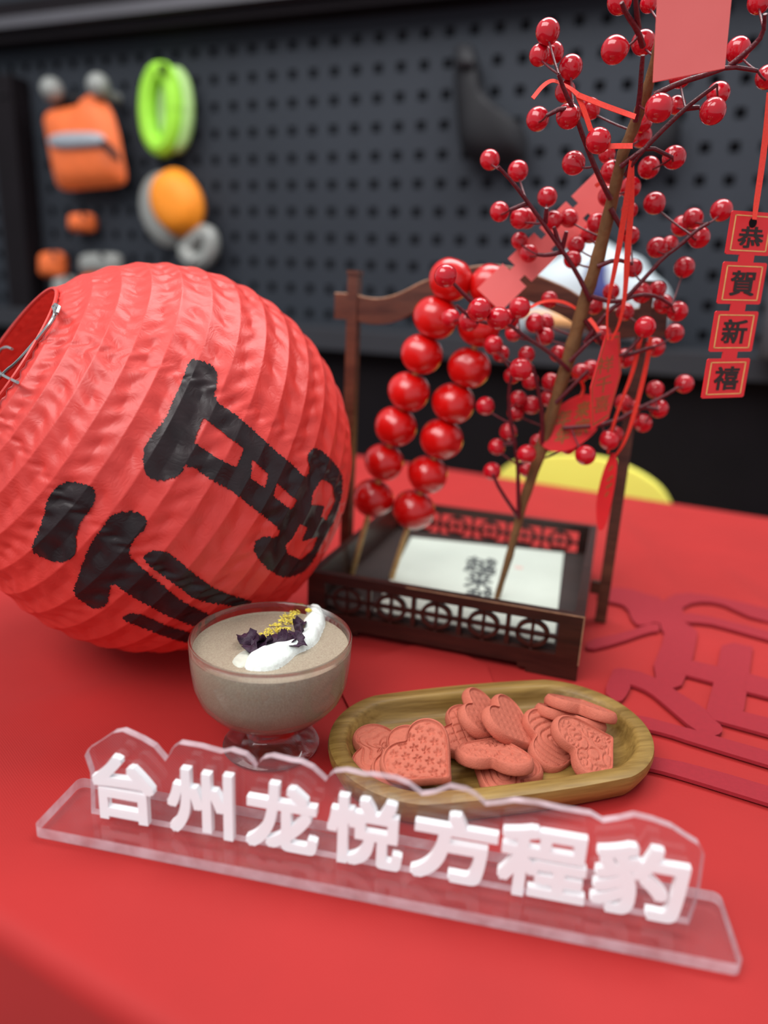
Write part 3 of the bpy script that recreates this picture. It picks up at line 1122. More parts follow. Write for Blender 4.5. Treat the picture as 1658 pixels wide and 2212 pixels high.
def field(px, h, w, name, mat, base, cell=0.0005, bumpy=0.3, sink=0.0003, par=None):
    """mound with a traced outline: height rises from the edge"""
    P = [atz(x, y, base)[:2] for x, y in px]
    P = [tuple(p) for p in smooth_poly(P, 2)]
    A = np.array(P)
    lo, hi = A.min(0) - cell, A.max(0) + cell
    nx, ny = int((hi[0] - lo[0]) / cell) + 2, int((hi[1] - lo[1]) / cell) + 2
    X, Y = np.meshgrid(lo[0] + cell * np.arange(nx), lo[1] + cell * np.arange(ny))
    ins = inpoly(X, Y, P)
    d = polydist(X, Y, P)
    hh = np.where(ins, h * np.sqrt(np.clip(d / w, 0, 1) * (2 - np.clip(d / w, 0, 1))), -0.0)
    bn = np.array([[noise.noise(Vector((x * 180, y * 180, 3.1))) for x in X[0]] for y in Y[:, 0]])
    hh = hh * (1 + bumpy * bn)
    Z = base - sink + hh
    keep = ins | (d < cell * 1.2)
    mb = MB()
    idx = -np.ones(X.shape, int)
    ii, jj = np.nonzero(keep[:-1, :-1] & keep[1:, :-1] & keep[:-1, 1:] & keep[1:, 1:])
    for i, j in zip(ii.tolist(), jj.tolist()):
        f = []
        for a, b in ((i, j), (i, j + 1), (i + 1, j + 1), (i + 1, j)):
            if idx[a, b] < 0:
                idx[a, b] = len(mb.v)
                mb.v.append((X[a, b], Y[a, b], Z[a, b]))
            f.append(int(idx[a, b]))
        mb.f.append(tuple(f))
        mb.m.append(0)
    return part(name, mb, mat, par, angle=80)


field([(527, 1446), (531, 1430), (542, 1417), (580, 1405), (618, 1397), (645, 1386), (652, 1365), (652, 1348), (664, 1334), (663, 1320), (673, 1313), (690, 1317), (703, 1330), (702, 1352), (692, 1375),
       (686, 1388), (670, 1402), (640, 1413), (626, 1428), (610, 1441), (590, 1449), (555, 1451)], 0.0062, 0.0062, 'cream', M_CREAM, PZL, par=pud)
field([(499, 1430), (508, 1418), (522, 1408), (540, 1404), (546, 1415), (535, 1430), (526, 1443), (512, 1442)], 0.0018, 0.003, 'cream_pool', M_MILK, PZL, par=pud)

PET = [(531, 1377, 0.0052, 0.3), (545, 1394, 0.0050, 1.2), (568, 1390, 0.0062, 2.1), (560, 1384, 0.0050, 4.0), (598, 1380, 0.0062, 0.7), (620, 1382, 0.0056, 3.0), (640, 1388, 0.0048, 5.0), (643, 1365, 0.0046, 1.7),
       (648, 1348, 0.0040, 2.6)]
for k, (x, y, r, a0) in enumerate(PET):
    c = atz(x, y, PZL + 0.0045)
    nr, na = 6, 22
    tilt = Matrix.Rotation(0.55 * sin(a0 * 3), 3, 'X') @ Matrix.Rotation(-0.35 + 0.4 * cos(a0 * 2), 3, 'Y')
    V = []
    for side in (1, -1):
        for i in range(nr + 1):
            for j in range(na):
                a = 2 * pi * j / na
                rr = r * i / nr * (1 + 0.16 * sin(3 * a + a0) + 0.10 * sin(5 * a + 2 * a0))
                zz = 0.0035 * (i / nr) ** 2 * sin(2 * a + a0) + 0.0012 * (i / nr) ** 2 * sin(7 * a) + side * 0.0004
                q = tilt @ Vector((rr * cos(a), rr * sin(a), zz))
                V.append(c + np.array(q))
    mb = MB()
    F = []
    B = (nr + 1) * na
    for i in range(nr):
        for j in range(na):
            q = (j + 1) % na
            F.append((i * na + j, i * na + q, (i + 1) * na + q, (i + 1) * na + j))
            F.append((B + i * na + j, B + (i + 1) * na + j, B + (i + 1) * na + q, B + i * na + q))
    for j in range(na):
        q = (j + 1) % na
        F.append((nr * na + j, nr * na + q, B + nr * na + q, B + nr * na + j))
    mb.add(V, F)
    part('petal', mb, M_PETAL, pud, angle=80)
# osmanthus sprinkle
mb = MB()
band = [(556, 1372), (580, 1352), (600, 1340), (612, 1324), (628, 1320), (650, 1318), (640, 1335), (632, 1352), (622, 1364), (596, 1366), (572, 1376)]
cnt = 0
while cnt < 150:
    x, y = random.uniform(553, 655), random.uniform(1315, 1380)
    if not inpoly(np.array([x]), np.array([y]), band)[0]:
        continue
    cnt += 1
    c = atz(x, y, PZL + random.uniform(0.0005, 0.0035))
    a = random.uniform(0, 2 * pi)
    l, w = random.uniform(0.0009, 0.0018), random.uniform(0.0004, 0.0007)
    up = random.uniform(-0.5, 0.7)
    ex = np.array([cos(a), sin(a), up])
    ey = np.array([-sin(a), cos(a), 0.2])
    ez = unit(np.cross(ex, ey))
    mb.add([c - ex * l, c + ey * w, c + ex * l, c - ey * w, c + ez * 0.0005, c - ez * 0.0005],
           [(0, 1, 4), (1, 2, 4), (2, 3, 4), (3, 0, 4), (1, 0, 5), (2, 1, 5), (3, 2, 5), (0, 3, 5)])
c = atz(666, 1318, PZL + 0.0065)
for k in range(4):
    a = k * pi / 2
    mb.sphere(c + 0.0011 * np.array([cos(a), sin(a), 0]), 0.0010, 6, 4)
o = part('osmanthus_flakes', mb, M_OSM, pud, smooth=False)
o['kind'] = 'stuff'

# ================================================================== COOKIE TRAY
TA = radians(15.0)
TRC = np.array([0.0685, 0.3555, 0.0])
TL_, TW_, TH_ = 0.1900, 0.1080, 0.0165
tax, tay = np.array([cos(TA), sin(TA), 0]), np.array([-sin(TA), cos(TA), 0])


def stadium(L, Wd, z, n=96):
    r = Wd / 2
    hl = L / 2 - r
    pts = []
    for k in range(n):
        a = 2 * pi * k / n
        ca = cos(a)
        # gently bowed long sides
        x = r * ca + hl * max(-1, min(1, ca * 3.2))
        y = r * sin(a) * (1 + 0.0 * ca)
        pts.append(TRC + tax * x + tay * y + ZV * z)
    return pts


rings = [(0.020, 0.0008), (0.010, 0.0), (0.006, 0.0002), (0.004, 0.002), (0.0008, 0.0085), (0.0, 0.0130), (0.0006, 0.0158), (0.0026, TH_), (0.0080, TH_), (0.0096, 0.0160), (0.0108, 0.0145),
         (0.0128, 0.0095), (0.0150, 0.0066), (0.0185, 0.0056), (0.030, 0.0054), (0.045, 0.0054)]
mb = MB()
n_ = 120
V = []
for ins_, z in rings:
    V += stadium(TL_ - 2 * ins_, TW_ - 2 * ins_, z, n_)
F = grid_faces(len(rings), n_, True)
mb.add(V, F)
o_ = len(mb.v) - len(V)
mb.f += [tuple(range(n_ - 1, -1, -1)), tuple((len(rings) - 1) * n_ + k for k in range(n_))]
mb.m += [0, 0]
tray = part('cookie_tray', mb, M_TRAY, origin=TRC, angle=50)
tag(tray, 'oval acacia wood tray with raised rim holding pink heart cookies', 'tray')

# ------------------------------------------------------------------ cookies
NA, NR = 150, 40


def heart_outline(n):
    P = []
    for k in range(n):
        a = 2 * pi * k / n
        x = 16 * sin(a) ** 3
        y = 13 * cos(a) - 5 * cos(2 * a) - 2 * cos(3 * a) - cos(4 * a)
        P.append((x, y))
    P = np.array(P) / 32.0
    P[:, 1] += 0.07
    # soften: blend towards a rounder biscuit heart
    aa = 2 * pi * np.arange(n) / n
    c = 0.70 * P + 0.30 * np.stack([0.49 * np.sin(aa), 0.45 * np.cos(aa)], 1)
    for _ in range(5):
        c = (np.roll(c, 1, 0) + 2 * c + np.roll(c, -1, 0)) / 4
    return c


HO = heart_outline(NA)
STARS = [((i + (0.5 if j % 2 else 0)) * 0.155 - 0.54, j * 0.13 - 0.52) for i in range(9) for j in range(9)]
BUB = [(random.uniform(-0.48, 0.48), random.uniform(-0.5, 0.45), random.uniform(0.07, 0.11)) for _ in range(60)]


def relief(kind, x, y, s):
    """depth of the pressed pattern, 0..1 (1 = deep)"""
    if kind == 'star':
        d = 0
        for sx, sy in STARS:
            dx, dy = x - sx, y - sy
            r = sqrt(dx * dx + dy * dy)
            if r < 0.07:
                a = atan2(dy, dx)
                rs = 0.034 * (1 + 0.55 * cos(5 * a + 1.5))
                if r < rs + 0.012:
                    d = max(d, min(1, (rs + 0.012 - r) / 0.014))
        return d
    if kind == 'rings':
        return max(0, sin(s * 26)) ** 2 if s < 0.95 else 0
    if kind == 'spiral':
        r = sqrt((x * 1.1) ** 2 + (y + 0.05) ** 2)
        return max(0, sin(r * 62 + 1.2 * sin(3 * atan2(y, x)))) ** 2
    if kind == 'bubble':
        d = 0
        for bx, by, br in BUB:
            r = abs(sqrt((x - bx) ** 2 + (y - by) ** 2) - br)
            if r < 0.02:
                d = max(d, 1 - r / 0.02)
        return d
    if kind == 'plaid':
        return max(max(0, sin((x + y) * 34 + 2 * y)) ** 6, max(0, sin((x - 1.6 * y) * 26)) ** 6)
    if kind == 'curl':
        a = atan2(y, x)
        return max(0, sin(22 * s + 3 * sin(4 * a) + 5 * a)) ** 3
    return 0.3 * max(0, sin(x * 40) * sin(y * 40))


_ck = {}


def cookie_mesh(kind, w, T=0.0066):
    if kind in _ck:
        return _ck[kind]
    V, F = [], []
    prof = []
    for i in range(NR):
        s = (i + 0.0) / (NR - 1)
        prof.append(s)
    for i, s in enumerate(prof):
        for k in range(NA):
            x, y = HO[k] * s
            rim = 0.0
            z = T - 0.0004
            if s < 0.86:
                z -= 0.0004 + 0.00115 * relief(kind, x, y, s)
            elif s < 0.90:
                z -= 0.0010
            else:
                q = (s - 0.9) / 0.1
                z += 0.0002 - 0.0018 * q ** 3
            V.append((x * w, y * w, z))
    nr = NR
    for sc_, z in ((1.022, T - 0.0030), (1.022, 0.0016), (1.005, 0.0004), (0.97, 0.0)):
        for k in range(NA):
            jit = 1 + 0.004 * sin(k * 2.7 + z * 900)
            V.append((HO[k][0] * w * sc_ * jit, HO[k][1] * w * sc_ * jit, z))
        nr += 1
    for i in range(nr - 1):
        for k in range(NA):
            q = (k + 1) % NA
            F.append((i * NA + k, (i + 1) * NA + k, (i + 1) * NA + q, i * NA + q))
    V.append((0, 0, 0))
    for k in range(NA):
        F.append(((nr - 1) * NA + (k + 1) % NA, (nr - 1) * NA + k, len(V) - 1))
    mb = MB()
    mb.add(V, F)
    me = mesh_of('heart_cookie', mb, M_COOK, angle=70)
    _ck[kind] = me
    return me


def cookie(kind, cpx, z, nrm, tip, label, w=0.042):
    me = cookie_mesh(kind, w)
    o = bpy.data.objects.new('heart_cookie', me)
    COL.objects.link(o)
    nrm = unit(nrm)
    c = atz(cpx[0], cpx[1], z)
    if isinstance(tip, tuple):
        tdir = onplane(tip[0], tip[1], c, nrm) - c
    else:
        tdir = np.array([cos(radians(tip)), sin(radians(tip)), 0])
    tdir = unit(tdir - nrm * (tdir @ nrm))
    ey = -tdir                                   # tip of the heart lies at -y
    ex = np.cross(ey, nrm)
    base = c - nrm * 0.0066
    Mx = Matrix.Identity(4)
    for i in range(3):
        Mx[i][0], Mx[i][1], Mx[i][2], Mx[i][3] = ex[i], ey[i], nrm[i], base[i]
    o.matrix_world = Mx
    tag(o, label, 'cookie', 'pink heart cookies on the wooden tray')
    return o


cookie('curl', (824, 1612), 0.0135, (-0.06, -0.10, 1), (900, 1612), 'heart cookie with curled pattern at the left end of the tray')
cookie('plain', (882, 1632), 0.0185, (-0.10, -0.28, 0.95), (958, 1658), 'heart cookie directly beneath the star patterned one', 0.042)
cookie('star', (911, 1628), 0.0262, (-0.10, -0.43, 0.89), (986, 1692), 'star patterned heart cookie at the front left facing up')
cookie('plaid', (1016, 1574), 0.0165, (0.06, -0.16, 0.98), (1078, 1594), 'plaid patterned heart cookie behind the star patterned one')
cookie('dots', (1054, 1544), 0.0210, (0.55, -0.12, 0.82), (1100, 1582), 'narrow tilted cookie at the back, left of a tilted pair')
cookie('bubble2', (1110, 1558), 0.0220, (0.58, -0.14, 0.80), (1160, 1612), 'tilted cookie leaning at the back, right of a tilted pair')
cookie('rings', (1090, 1662), 0.0125, (0.0, -0.04, 1), (1048, 1642), 'ring patterned heart cookie at the front edge of the tray')
cookie('bubble', (1070, 1616), 0.0205, (0.02, 0.20, 0.97), 75.0, 'flat blossom patterned cookie on top of the ring patterned one')
cookie('spiral', (1200, 1594), 0.0150, (0.26, -0.32, 0.91), (1262, 1606), 'grooved spiral cookie under the bubble patterned cookie')
cookie('bubble', (1276, 1606), 0.0215, (0.30, -0.34, 0.89), (1322, 1592), 'bubble patterned heart cookie rightmost on the tray')
cookie('plain', (1234, 1536), 0.0190, (0.20, 0.38, 0.90), 70.0, 'edge on cookie lying lower of the stacked pair at the back right')
cookie('rings', (1256, 1516), 0.0255, (0.20, 0.36, 0.91), 70.0, 'edge on cookie on top of the stacked pair at the back right')

# ================================================================== ACRYLIC SIGN
S0, S1 = atz(195, 1757, 0.006), atz(1483, 1997, 0.006)
se = unit(S1 - S0)
sn_ = np.array([-se[1], se[0], 0.0])                 # away from the viewer
sign = thing('acrylic_sign', (S0 + S1) / 2 * [1, 1, 0], 'clear acrylic nameplate with white raised characters on a clear base', 'sign')
fl, fr_ = atz(70, 1785, 0.006), atz(1607, 2086, 0.006)
cx0 = fl + sn_ * 0.0
dpt = 0.0372
B = [fl, fr_, fr_ + sn_ * dpt, fl + sn_ * dpt]
rc = 0.0035
Pb = []
cs = [(B[0], se, sn_), (B[1], -se, sn_), (B[2], -se, -sn_), (B[3], se, -sn_)]
order = [(B[0], sn_, se), (B[1], -se, sn_), (B[2], -sn_, -se), (B[3], se, -sn_)]
for p, d0, d1 in order:
    for k in range(6):
        a = pi / 2 * k / 5
        Pb.append(p + d0 * rc * (1 - sin(a)) + d1 * rc * (1 - cos(a)))
mb = MB()
mb.prism([q * [1, 1, 0] + [0, 0, 0.0003] for q in Pb], (0, 0, 0.0057), 0, 1)
part('base_plate', mb, [M_ACR, M_ACRE], sign, smooth=False)


def sgn_uv(x, y, n_off=0.0):
    p = onplane(x, y, S0 + sn_ * n_off, sn_)
    return np.array([(p - S0) @ se, p[2]])


def sa(pts):
    return [(x / 1.928, 1550 + y / 1.928) for x, y in pts]


def sb(pts):
    return [(800 + x / 1.9324, 1640 + y / 1.9324) for x, y in pts]


CONT = sa([(380, 400), (376, 230), (352, 160), (365, 133), (400, 112), (470, 65), (510, 58), (590, 95), (640, 125), (688, 182), (700, 160), (715, 130), (745, 110), (830, 125), (920, 150), (960, 140), (1020, 160),
           (1050, 190), (1062, 214), (1075, 190), (1095, 172), (1130, 165), (1210, 185), (1250, 190), (1300, 215), (1355, 266), (1370, 245), (1390, 230), (1440, 225), (1520, 245)]) + \
    sb([(0, 70), (100, 85), (160, 110), (212, 152), (240, 150), (270, 145), (330, 120), (400, 135), (440, 158), (480, 195), (540, 190), (600, 180), (690, 190), (800, 215), (920, 235), (970, 265), (1040, 255), (1100, 240),
        (1180, 260), (1260, 290), (1320, 330), (1370, 360), (1392, 400), (1375, 530), (1357, 610), (1325, 700)])
PT = 0.0036
mb = MB()
poly = [S0 + se * uv[0] + ZV * (max(uv[1], 0.0061) - 0.006) for uv in [sgn_uv(x, y) for x, y in CONT]]
poly = [q for q in poly]
mb.prism(poly, sn_ * PT, 0, 1)
part('panel', mb, [M_ACR, M_ACRE], sign, smooth=False)
CH = [('台', 205, 1617, 352, 1763), ('州', 368, 1643, 516, 1794), ('龙', 542, 1674, 698, 1825), ('悦', 718, 1700, 880, 1862), ('方', 898, 1746, 1074, 1891), ('程', 1087, 1772, 1273, 1938), ('豹', 1286, 1811, 1483, 1971)]
SU = [(0.0049, 0.0360), (0.0425, 0.0747), (0.0808, 0.1145), (0.1188, 0.1530), (0.1570, 0.1935), (0.1945, 0.2315), (0.2335, 0.2705)]
for (ch, *_), (u0, u1) in zip(CH, SU):
    z0, z1 = 0.0080, 0.0432
    mb = glyph_solid(ch, S0 + se * u0 + ZV * (z0 - 0.006) - sn_ * 0.0002, se * (u1 - u0), ZV * (z1 - z0), -sn_, 0.0034, bold=0.030)
    part('character', mb, M_LETTER, sign, smooth=False)

# ================================================================== WOODEN BASKET
HB = 0.049
BFR = np.array([0.1408, 0.4475, 0.0])
bd = unit(np.array([-0.1968, 0.062, 0]))              # along the front, towards the left
bn_ = np.array([-bd[1], bd[0], 0])
bn_ = bn_ if bn_[1] > 0 else -bn_                     # towards the back
BWD, BDP, WT = 0.2065, 0.2300, 0.007
bsk = thing('wooden_basket', BFR + bd * BWD / 2 + bn_ * BDP / 2, 'dark wooden tray basket with carved lattice sides and a tall arched handle', 'basket')


def bp(u, v, z):
    return BFR + bd * u + bn_ * v + ZV * z


def bar(mb, u0, u1, v0, v1, z0, z1, mi=0):
    return mb.box(bp((u0 + u1) / 2, (v0 + v1) / 2, (z0 + z1) / 2), bd * (u1 - u0) / 2, bn_ * (v1 - v0) / 2, ZV * (z1 - z0) / 2, mi)


def panel(v0, v1, long_axis='u', length=BWD, fixed=0.0, ms=0.0165, me_=0.0145, n_sq=5, foot=True):
    """side board with a pierced lattice of circles and crosses; returns (board, fret) mesh builders"""
    def b(mb, a0, a1, z0, z1, d0=v0, d1=v1):
        if long_axis == 'u':
            return bar(mb, a0, a1, d0, d1, z0, z1)
        return bar(mb, d0, d1, a0, a1, z0, z1)
    zl, zh = 0.0175, 0.0415
    brd, fret = MB(), MB()
    b(brd, 0, length, zh, HB)
    b(brd, 0, ms, 0.006, zh)
    b(brd, length - me_, length, 0.006, zh)
    b(brd, ms, length - me_, 0.006, zl)
    if foot:
        b(brd, 0, 0.036, 0.0, 0.006)
        b(brd, length - 0.036, length, 0.0, 0.006)
        b(brd, 0.036, 0.042, 0.003, 0.006)
        b(brd, length - 0.042, length - 0.036, 0.003, 0.006)
    span = (length - ms - me_) / n_sq
    vm0, vm1 = v0 + (v1 - v0) * 0.2, v1 - (v1 - v0) * 0.2
    bw = 0.0011
    zc = (zl + zh) / 2
    b(fret, ms, length - me_, zc - bw, zc + bw, vm0, vm1)
    for k in range(n_sq):
        c = ms + span * (k + 0.5)
        b(fret, c - bw, c + bw, zl, zh, vm0, vm1)
        if k:
            b(fret, ms + span * k - 0.0016, ms + span * k + 0.0016, zl, zh, vm0, vm1)
        R0, R1 = 0.0072, 0.0096
        nn = 28
        V, F = [], []
        for q in range(nn):
            a = 2 * pi * q / nn
            for R_, vv in ((R0, vm0), (R1, vm0), (R1, vm1), (R0, vm1)):
                p = (c + R_ * cos(a) * min(1.25, span / 0.024), zc + R_ * 1.08 * sin(a))
                V.append(bp(p[0], vv, p[1]) if long_axis == 'u' else bp(vv, p[0], p[1]))
        for q in range(nn):
            r = (q + 1) % nn
            for e in range(4):
                F.append((q * 4 + e, q * 4 + (e + 1) % 4, r * 4 + (e + 1) % 4, r * 4 + e))
        fret.add(V, F)
    return brd, fret


for nm, v0, v1 in (('front', 0, WT), ('back', BDP - WT, BDP)):
    brd, fret = panel(v0, v1)
    o = part('side_board', brd, M_DARKW, bsk, smooth=False)
    part('lattice', fret, M_DARKW, o, smooth=False)
for u0, u1 in ((0, WT), (BWD - WT, BWD)):
    mb = MB()
    bar(mb, u0, u1, WT, BDP - WT, 0.006, HB)
    part('end_board', mb, M_DARKW, bsk, smooth=False)
mb = MB()
bar(mb, WT, BWD - WT, WT, BDP - WT, 0.016, 0.021)
part('floor_board', mb, M_DARKW2, bsk, smooth=False)
# pale worn edge lines along the top of the front board
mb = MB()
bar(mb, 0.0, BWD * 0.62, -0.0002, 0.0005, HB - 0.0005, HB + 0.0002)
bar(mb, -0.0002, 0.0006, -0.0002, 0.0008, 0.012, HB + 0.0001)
part('worn_highlight_edge', mb, M_EDGEW, bsk, smooth=False)
# handle
PV = BDP * 0.5
PT_H = 0.270
HU0, HU1 = -0.0125, BWD + 0.0125
for u in (HU0, HU1):
    mb = MB()
    bar(mb, u - 0.0045, u + 0.0045, PV - 0.0055, PV + 0.0055, 0.0, PT_H)
    bar(mb, u - 0.0052, u + 0.0052, PV - 0.0062, PV + 0.0062, PT_H, PT_H + 0.0035)
    bar(mb, min(u, BWD / 2 + (u - BWD / 2) * 0.9), max(u, BWD / 2 + (u - BWD / 2) * 0.9), PV - 0.003, PV + 0.003, 0.024, 0.034)
    part('handle_post', mb, M_HANDLE, bsk, smooth=False)
mb = MB()
ns_ = 48
V = []
for k in range(ns_ + 1):
    f = k / ns_
    u = HU0 - 0.016 + (HU1 - HU0 + 0.032) * f
    g = min(1, max(0, (min(f, 1 - f) - 0.10) / 0.40))
    rise = 0.026 * (g * g * (3 - 2 * g)) - 0.004 * sin(pi * min(1, max(0, (min(f, 1 - f) - 0.06) / 0.22)))
    for v, z in ((PV - 0.0042, 0.234), (PV + 0.0042, 0.234), (PV + 0.0042, 0.2545), (PV - 0.0042, 0.2545)):
        V.append(bp(u, v, z + rise))
F = []
for k in range(ns_):
    for e in range(4):
        F.append((k * 4 + e, k * 4 + (e + 1) % 4, (k + 1) * 4 + (e + 1) % 4, (k + 1) * 4 + e))
F += [(3, 2, 1, 0), tuple(ns_ * 4 + e for e in range(4))]
mb.add(V, F)
beam_ = part('handle_beam', mb, M_HANDLE, bsk, angle=30)
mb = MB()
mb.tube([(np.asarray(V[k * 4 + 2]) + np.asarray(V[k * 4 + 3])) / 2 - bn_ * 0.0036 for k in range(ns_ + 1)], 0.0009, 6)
part('worn_highlight_edge', mb, M_EDGEW, beam_)  # highlight along the beam top, painted as a pale wood strip

# calligraphy sheet inside
ZS = 0.0216
sc4 = [atz(x, y, ZS) for x, y in ((843, 1250), (1205, 1310), (1217, 1194), (888, 1160))]
for i_, j_ in ((0, 3), (1, 2)):                        # the sheet runs on behind the front board
    dv_ = unit(sc4[i_] - sc4[j_])
    sc4[i_] = sc4[i_] + dv_ * ((((sc4[i_] - BFR) @ bn_) - 0.0095) / -(dv_ @ bn_))
mb = MB()
mb.prism([sc4[0], sc4[1], sc4[2], sc4[3]], (0, 0, -0.0004))
sh = thing('calligraphy_sheet', (sc4[0] + sc4[2]) / 2, 'white rice paper sheet with ink calligraphy inside the wooden basket', 'paper')
part('sheet', mb, M_SHEET, sh, smooth=False)
for ch, (x0, y0), (x1, y1) in (('越', (1000, 1233), (1070, 1200)), ('来', (1000, 1268), (1062, 1232)), ('越', (1000, 1300), (1060, 1268))):
    p0 = atz(x0, y0, ZS + 0.0002)
    ex = atz(x1, y0 + (x1 - x0) * 0.14, ZS + 0.0002) - p0
    ey = atz(x0 + 8, y1, ZS + 0.0002) - p0
    part('ink_character', glyph_solid(ch, p0, ex, ey, ZV, 0.0002, bold=0.015, copies=6), M_INK2, sh, smooth=False)
p = atz(1120, 1226, ZS + 0.0002)
mb = MB()
mb.box(p, bd * 0.0035, bn_ * 0.003, ZV * 0.0001)
part('seal', mb, M_SEAL, sh, smooth=False)

# ================================================================== CANDIED HAWS
HAW_L = [(973, 604, 47), (942, 686, 49), (911, 765, 46), (884, 846, 46), (854, 921, 46), (829, 998, 43), (805, 1076, 44)]
HAW_R = [(1061, 618, 48), (1035, 706, 46), (1013, 794, 47), (980, 871, 47), (953, 948, 47), (923, 1025, 44), (892, 1101, 46)]


def haw_mesh():
    V, F = [], []
    nu, nv = 32, 20
    for i in range(nv + 1):
        th_ = pi * i / nv
        for k in range(nu):
            a = 2 * pi * k / nu
            r = 1.0 + 0.03 * sin(3 * a + 1) * sin(th_) + 0.02 * cos(5 * a) * sin(th_) ** 2
            z = cos(th_) * 0.93
            if th_ < 0.5:
                z -= 0.13 * (1 - th_ / 0.5) ** 2
            if th_ > pi - 0.45:
                z += 0.10 * (1 - (pi - th_) / 0.45) ** 2
            V.append((r * sin(th_) * cos(a), r * sin(th_) * sin(a), z))
    for i in range(nv):
        for k in range(nu):
            q = (k + 1) % nu
            F.append((i * nu + k, (i + 1) * nu + k, (i + 1) * nu + q, i * nu + q))
    mb = MB()
    mb.add(V, F)
    return mesh_of('haw', mb, M_HAW, angle=180)


ME_HAW = haw_mesh()
HD = 0.0338
for lst, base_px, t_b, t_t, lb in ((HAW_L, (760, 1240), 0.620, 0.520, 'skewer of red candied haws, left of the pair in the basket'),
                                   (HAW_R, (845, 1250), 0.613, 0.515, 'skewer of red candied haws, right of the pair beside the berry branch')):
    yb = base_px[1]
    tq = lambda y: t_b + (t_t - t_b) * (yb - y) / (yb - 604)
    pb, ptop = dep(*base_px, t_b), dep(*lst[0][:2], tq(lst[0][1]))
    low = pb + (pb - ptop) / (pb - ptop)[2] * (0.0215 - pb[2])
    sk = thing('haw_skewer', low, lb, 'candied fruit', 'candied haw skewers')
    pts = [low] + [dep(x, y, tq(y)) for x, y, r in reversed(lst)]
    pts[0:1] = [low, low + (pts[1] - low) * 0.5]
    mb = MB()
    mb.tube(pts, [0.0024] * len(pts), 10)
    part('stick', mb, M_STICK, sk)
    for k, (x, y, r) in enumerate(lst):
        o = bpy.data.objects.new('haw', ME_HAW)
        COL.objects.link(o)
        o.parent = sk
        c = dep(x, y, tq(y))
        o.location = tuple(c - low)
        ax = unit(pts[-1] - pts[1])
        R_ = tq(y) * r / FPX
        q = Vector(ax).to_track_quat('Z', 'Y')
        o.rotation_mode = 'QUATERNION'
        o.rotation_quaternion = q @ Matrix.Rotation(k * 1.9, 3, 'Z').to_quaternion()
        o.scale = (R_, R_, R_ * (1.0 if k else 1.05))
    # pale patch of flesh low on some fruit
    # (kept as real thin caps hugging the fruit)

# ================================================================== BERRY BRANCH
STEM = [(1072, 1294, 6.5), (1100, 1200, 8), (1130, 1085, 10), (1168, 970, 13), (1205, 850, 14), (1237, 745, 14.5), (1262, 650, 14.5), (1290, 560, 14), (1320, 440, 13), (1345, 330, 12), (1370, 270, 12), (1392, 210, 12),
        (1410, 150, 11), (1425, 80, 10), (1446, -60, 9), (1462, -200, 7)]


def tb(y):
    return 0.365 + 0.000168 * y


BD_ = 0.0138
br_base = dep(1072, 1294, tb(1294))
branch = thing('berry_branch', br_base, 'tall artificial branch of glossy red berries standing in the wooden basket', 'branch')
spts = [dep(x, y, tb(y)) for x, y, r in STEM]
srad = [tb(y) * r / FPX for x, y, r in STEM]
sp2, sr2 = [], []
for i in range(len(spts) - 1):
    for k in range(5):
        f = k / 5
        sp2.append(spts[i] * (1 - f) + spts[i + 1] * f)
        sr2.append((srad[i] * (1 - f) + srad[i + 1] * f) * (1 + 0.06 * sin(i * 9 + k * 2.1) + (0.10 if k == 0 and i % 2 else 0)))
sp2.append(spts[-1])
sr2.append(srad[-1])
mb = MB()
mb.tube(sp2, sr2, 14)
part('stem', mb, M_STEM, branch, angle=80)
TW = [[(1318, 430), (1290, 375), (1262, 305), (1240, 240), (1218, 195), (1206, 160)],
      [(1240, 245), (1215, 232), (1180, 250)],
      [(1274, 650), (1269, 638), (1245, 588), (1213, 540), (1178, 490), (1139, 436), (1108, 395), (1076, 360)],
      [(1139, 439), (1100, 454)], [(1177, 482), (1180, 449)], [(1213, 540), (1204, 518), (1196, 490)], [(1213, 540), (1223, 500)], [(1213, 545), (1180, 552), (1160, 550)],
      [(1372, 262), (1381, 214), (1385, 150), (1388, 119)], [(1388, 100), (1376, 64), (1352, 30), (1342, 5)], [(1378, 62), (1374, 20), (1371, -10)],
      [(1352, 380), (1365, 350), (1417, 294), (1480, 234), (1520, 203), (1548, 183)], [(1480, 234), (1510, 232)],
      [(1412, 205), (1470, 178), (1530, 160), (1575, 143), (1635, 153)], [(1575, 143), (1619, 107), (1648, 75), (1652, 30)],
      [(1262, 740), (1278, 718), (1310, 674), (1349, 647), (1397, 595), (1433, 555), (1468, 530), (1500, 500), (1530, 482)],
      [(1215, 925), (1290, 920), (1340, 905), (1357, 893), (1385, 879), (1432, 857), (1465, 836)], [(1385, 879), (1420, 884)],
      [(1228, 800), (1222, 793), (1183, 758), (1131, 726), (1091, 694), (1050, 680), (1016, 670)], [(1091, 694), (1060, 700), (1020, 690), (985, 660)], [(1040, 672), (1005, 640), (975, 608)],
      [(1120, 1118), (1119, 1060), (1118, 1005), (1112, 957), (1100, 900), (1098, 840), (1110, 790)], [(1118, 1005), (1150, 990)], [(1112, 957), (1085, 960)],
      [(1170, 960), (1172, 900), (1160, 830), (1150, 790)], [(1120, 1118), (1080, 1060), (1064, 1025)],
      [(1262, 690), (1310, 760), (1340, 772), (1370, 745), (1398, 708)], [(1345, 770), (1400, 752), (1412, 750)], [(1275, 640), (1330, 655), (1380, 635), (1420, 640), (1450, 660)],
      [(1200, 870), (1240, 830), (1270, 800)], [(1318, 450), (1345, 500), (1362, 510)], [(1290, 575), (1330, 560), (1366, 570)], [(1230, 780), (1280, 730), (1298, 722)], [(1340, 360), (1365, 340), (1400, 315), (1452, 340)]]
tw_nodes = []
for k in range(len(sp2)):
    tw_nodes.append(sp2[k])
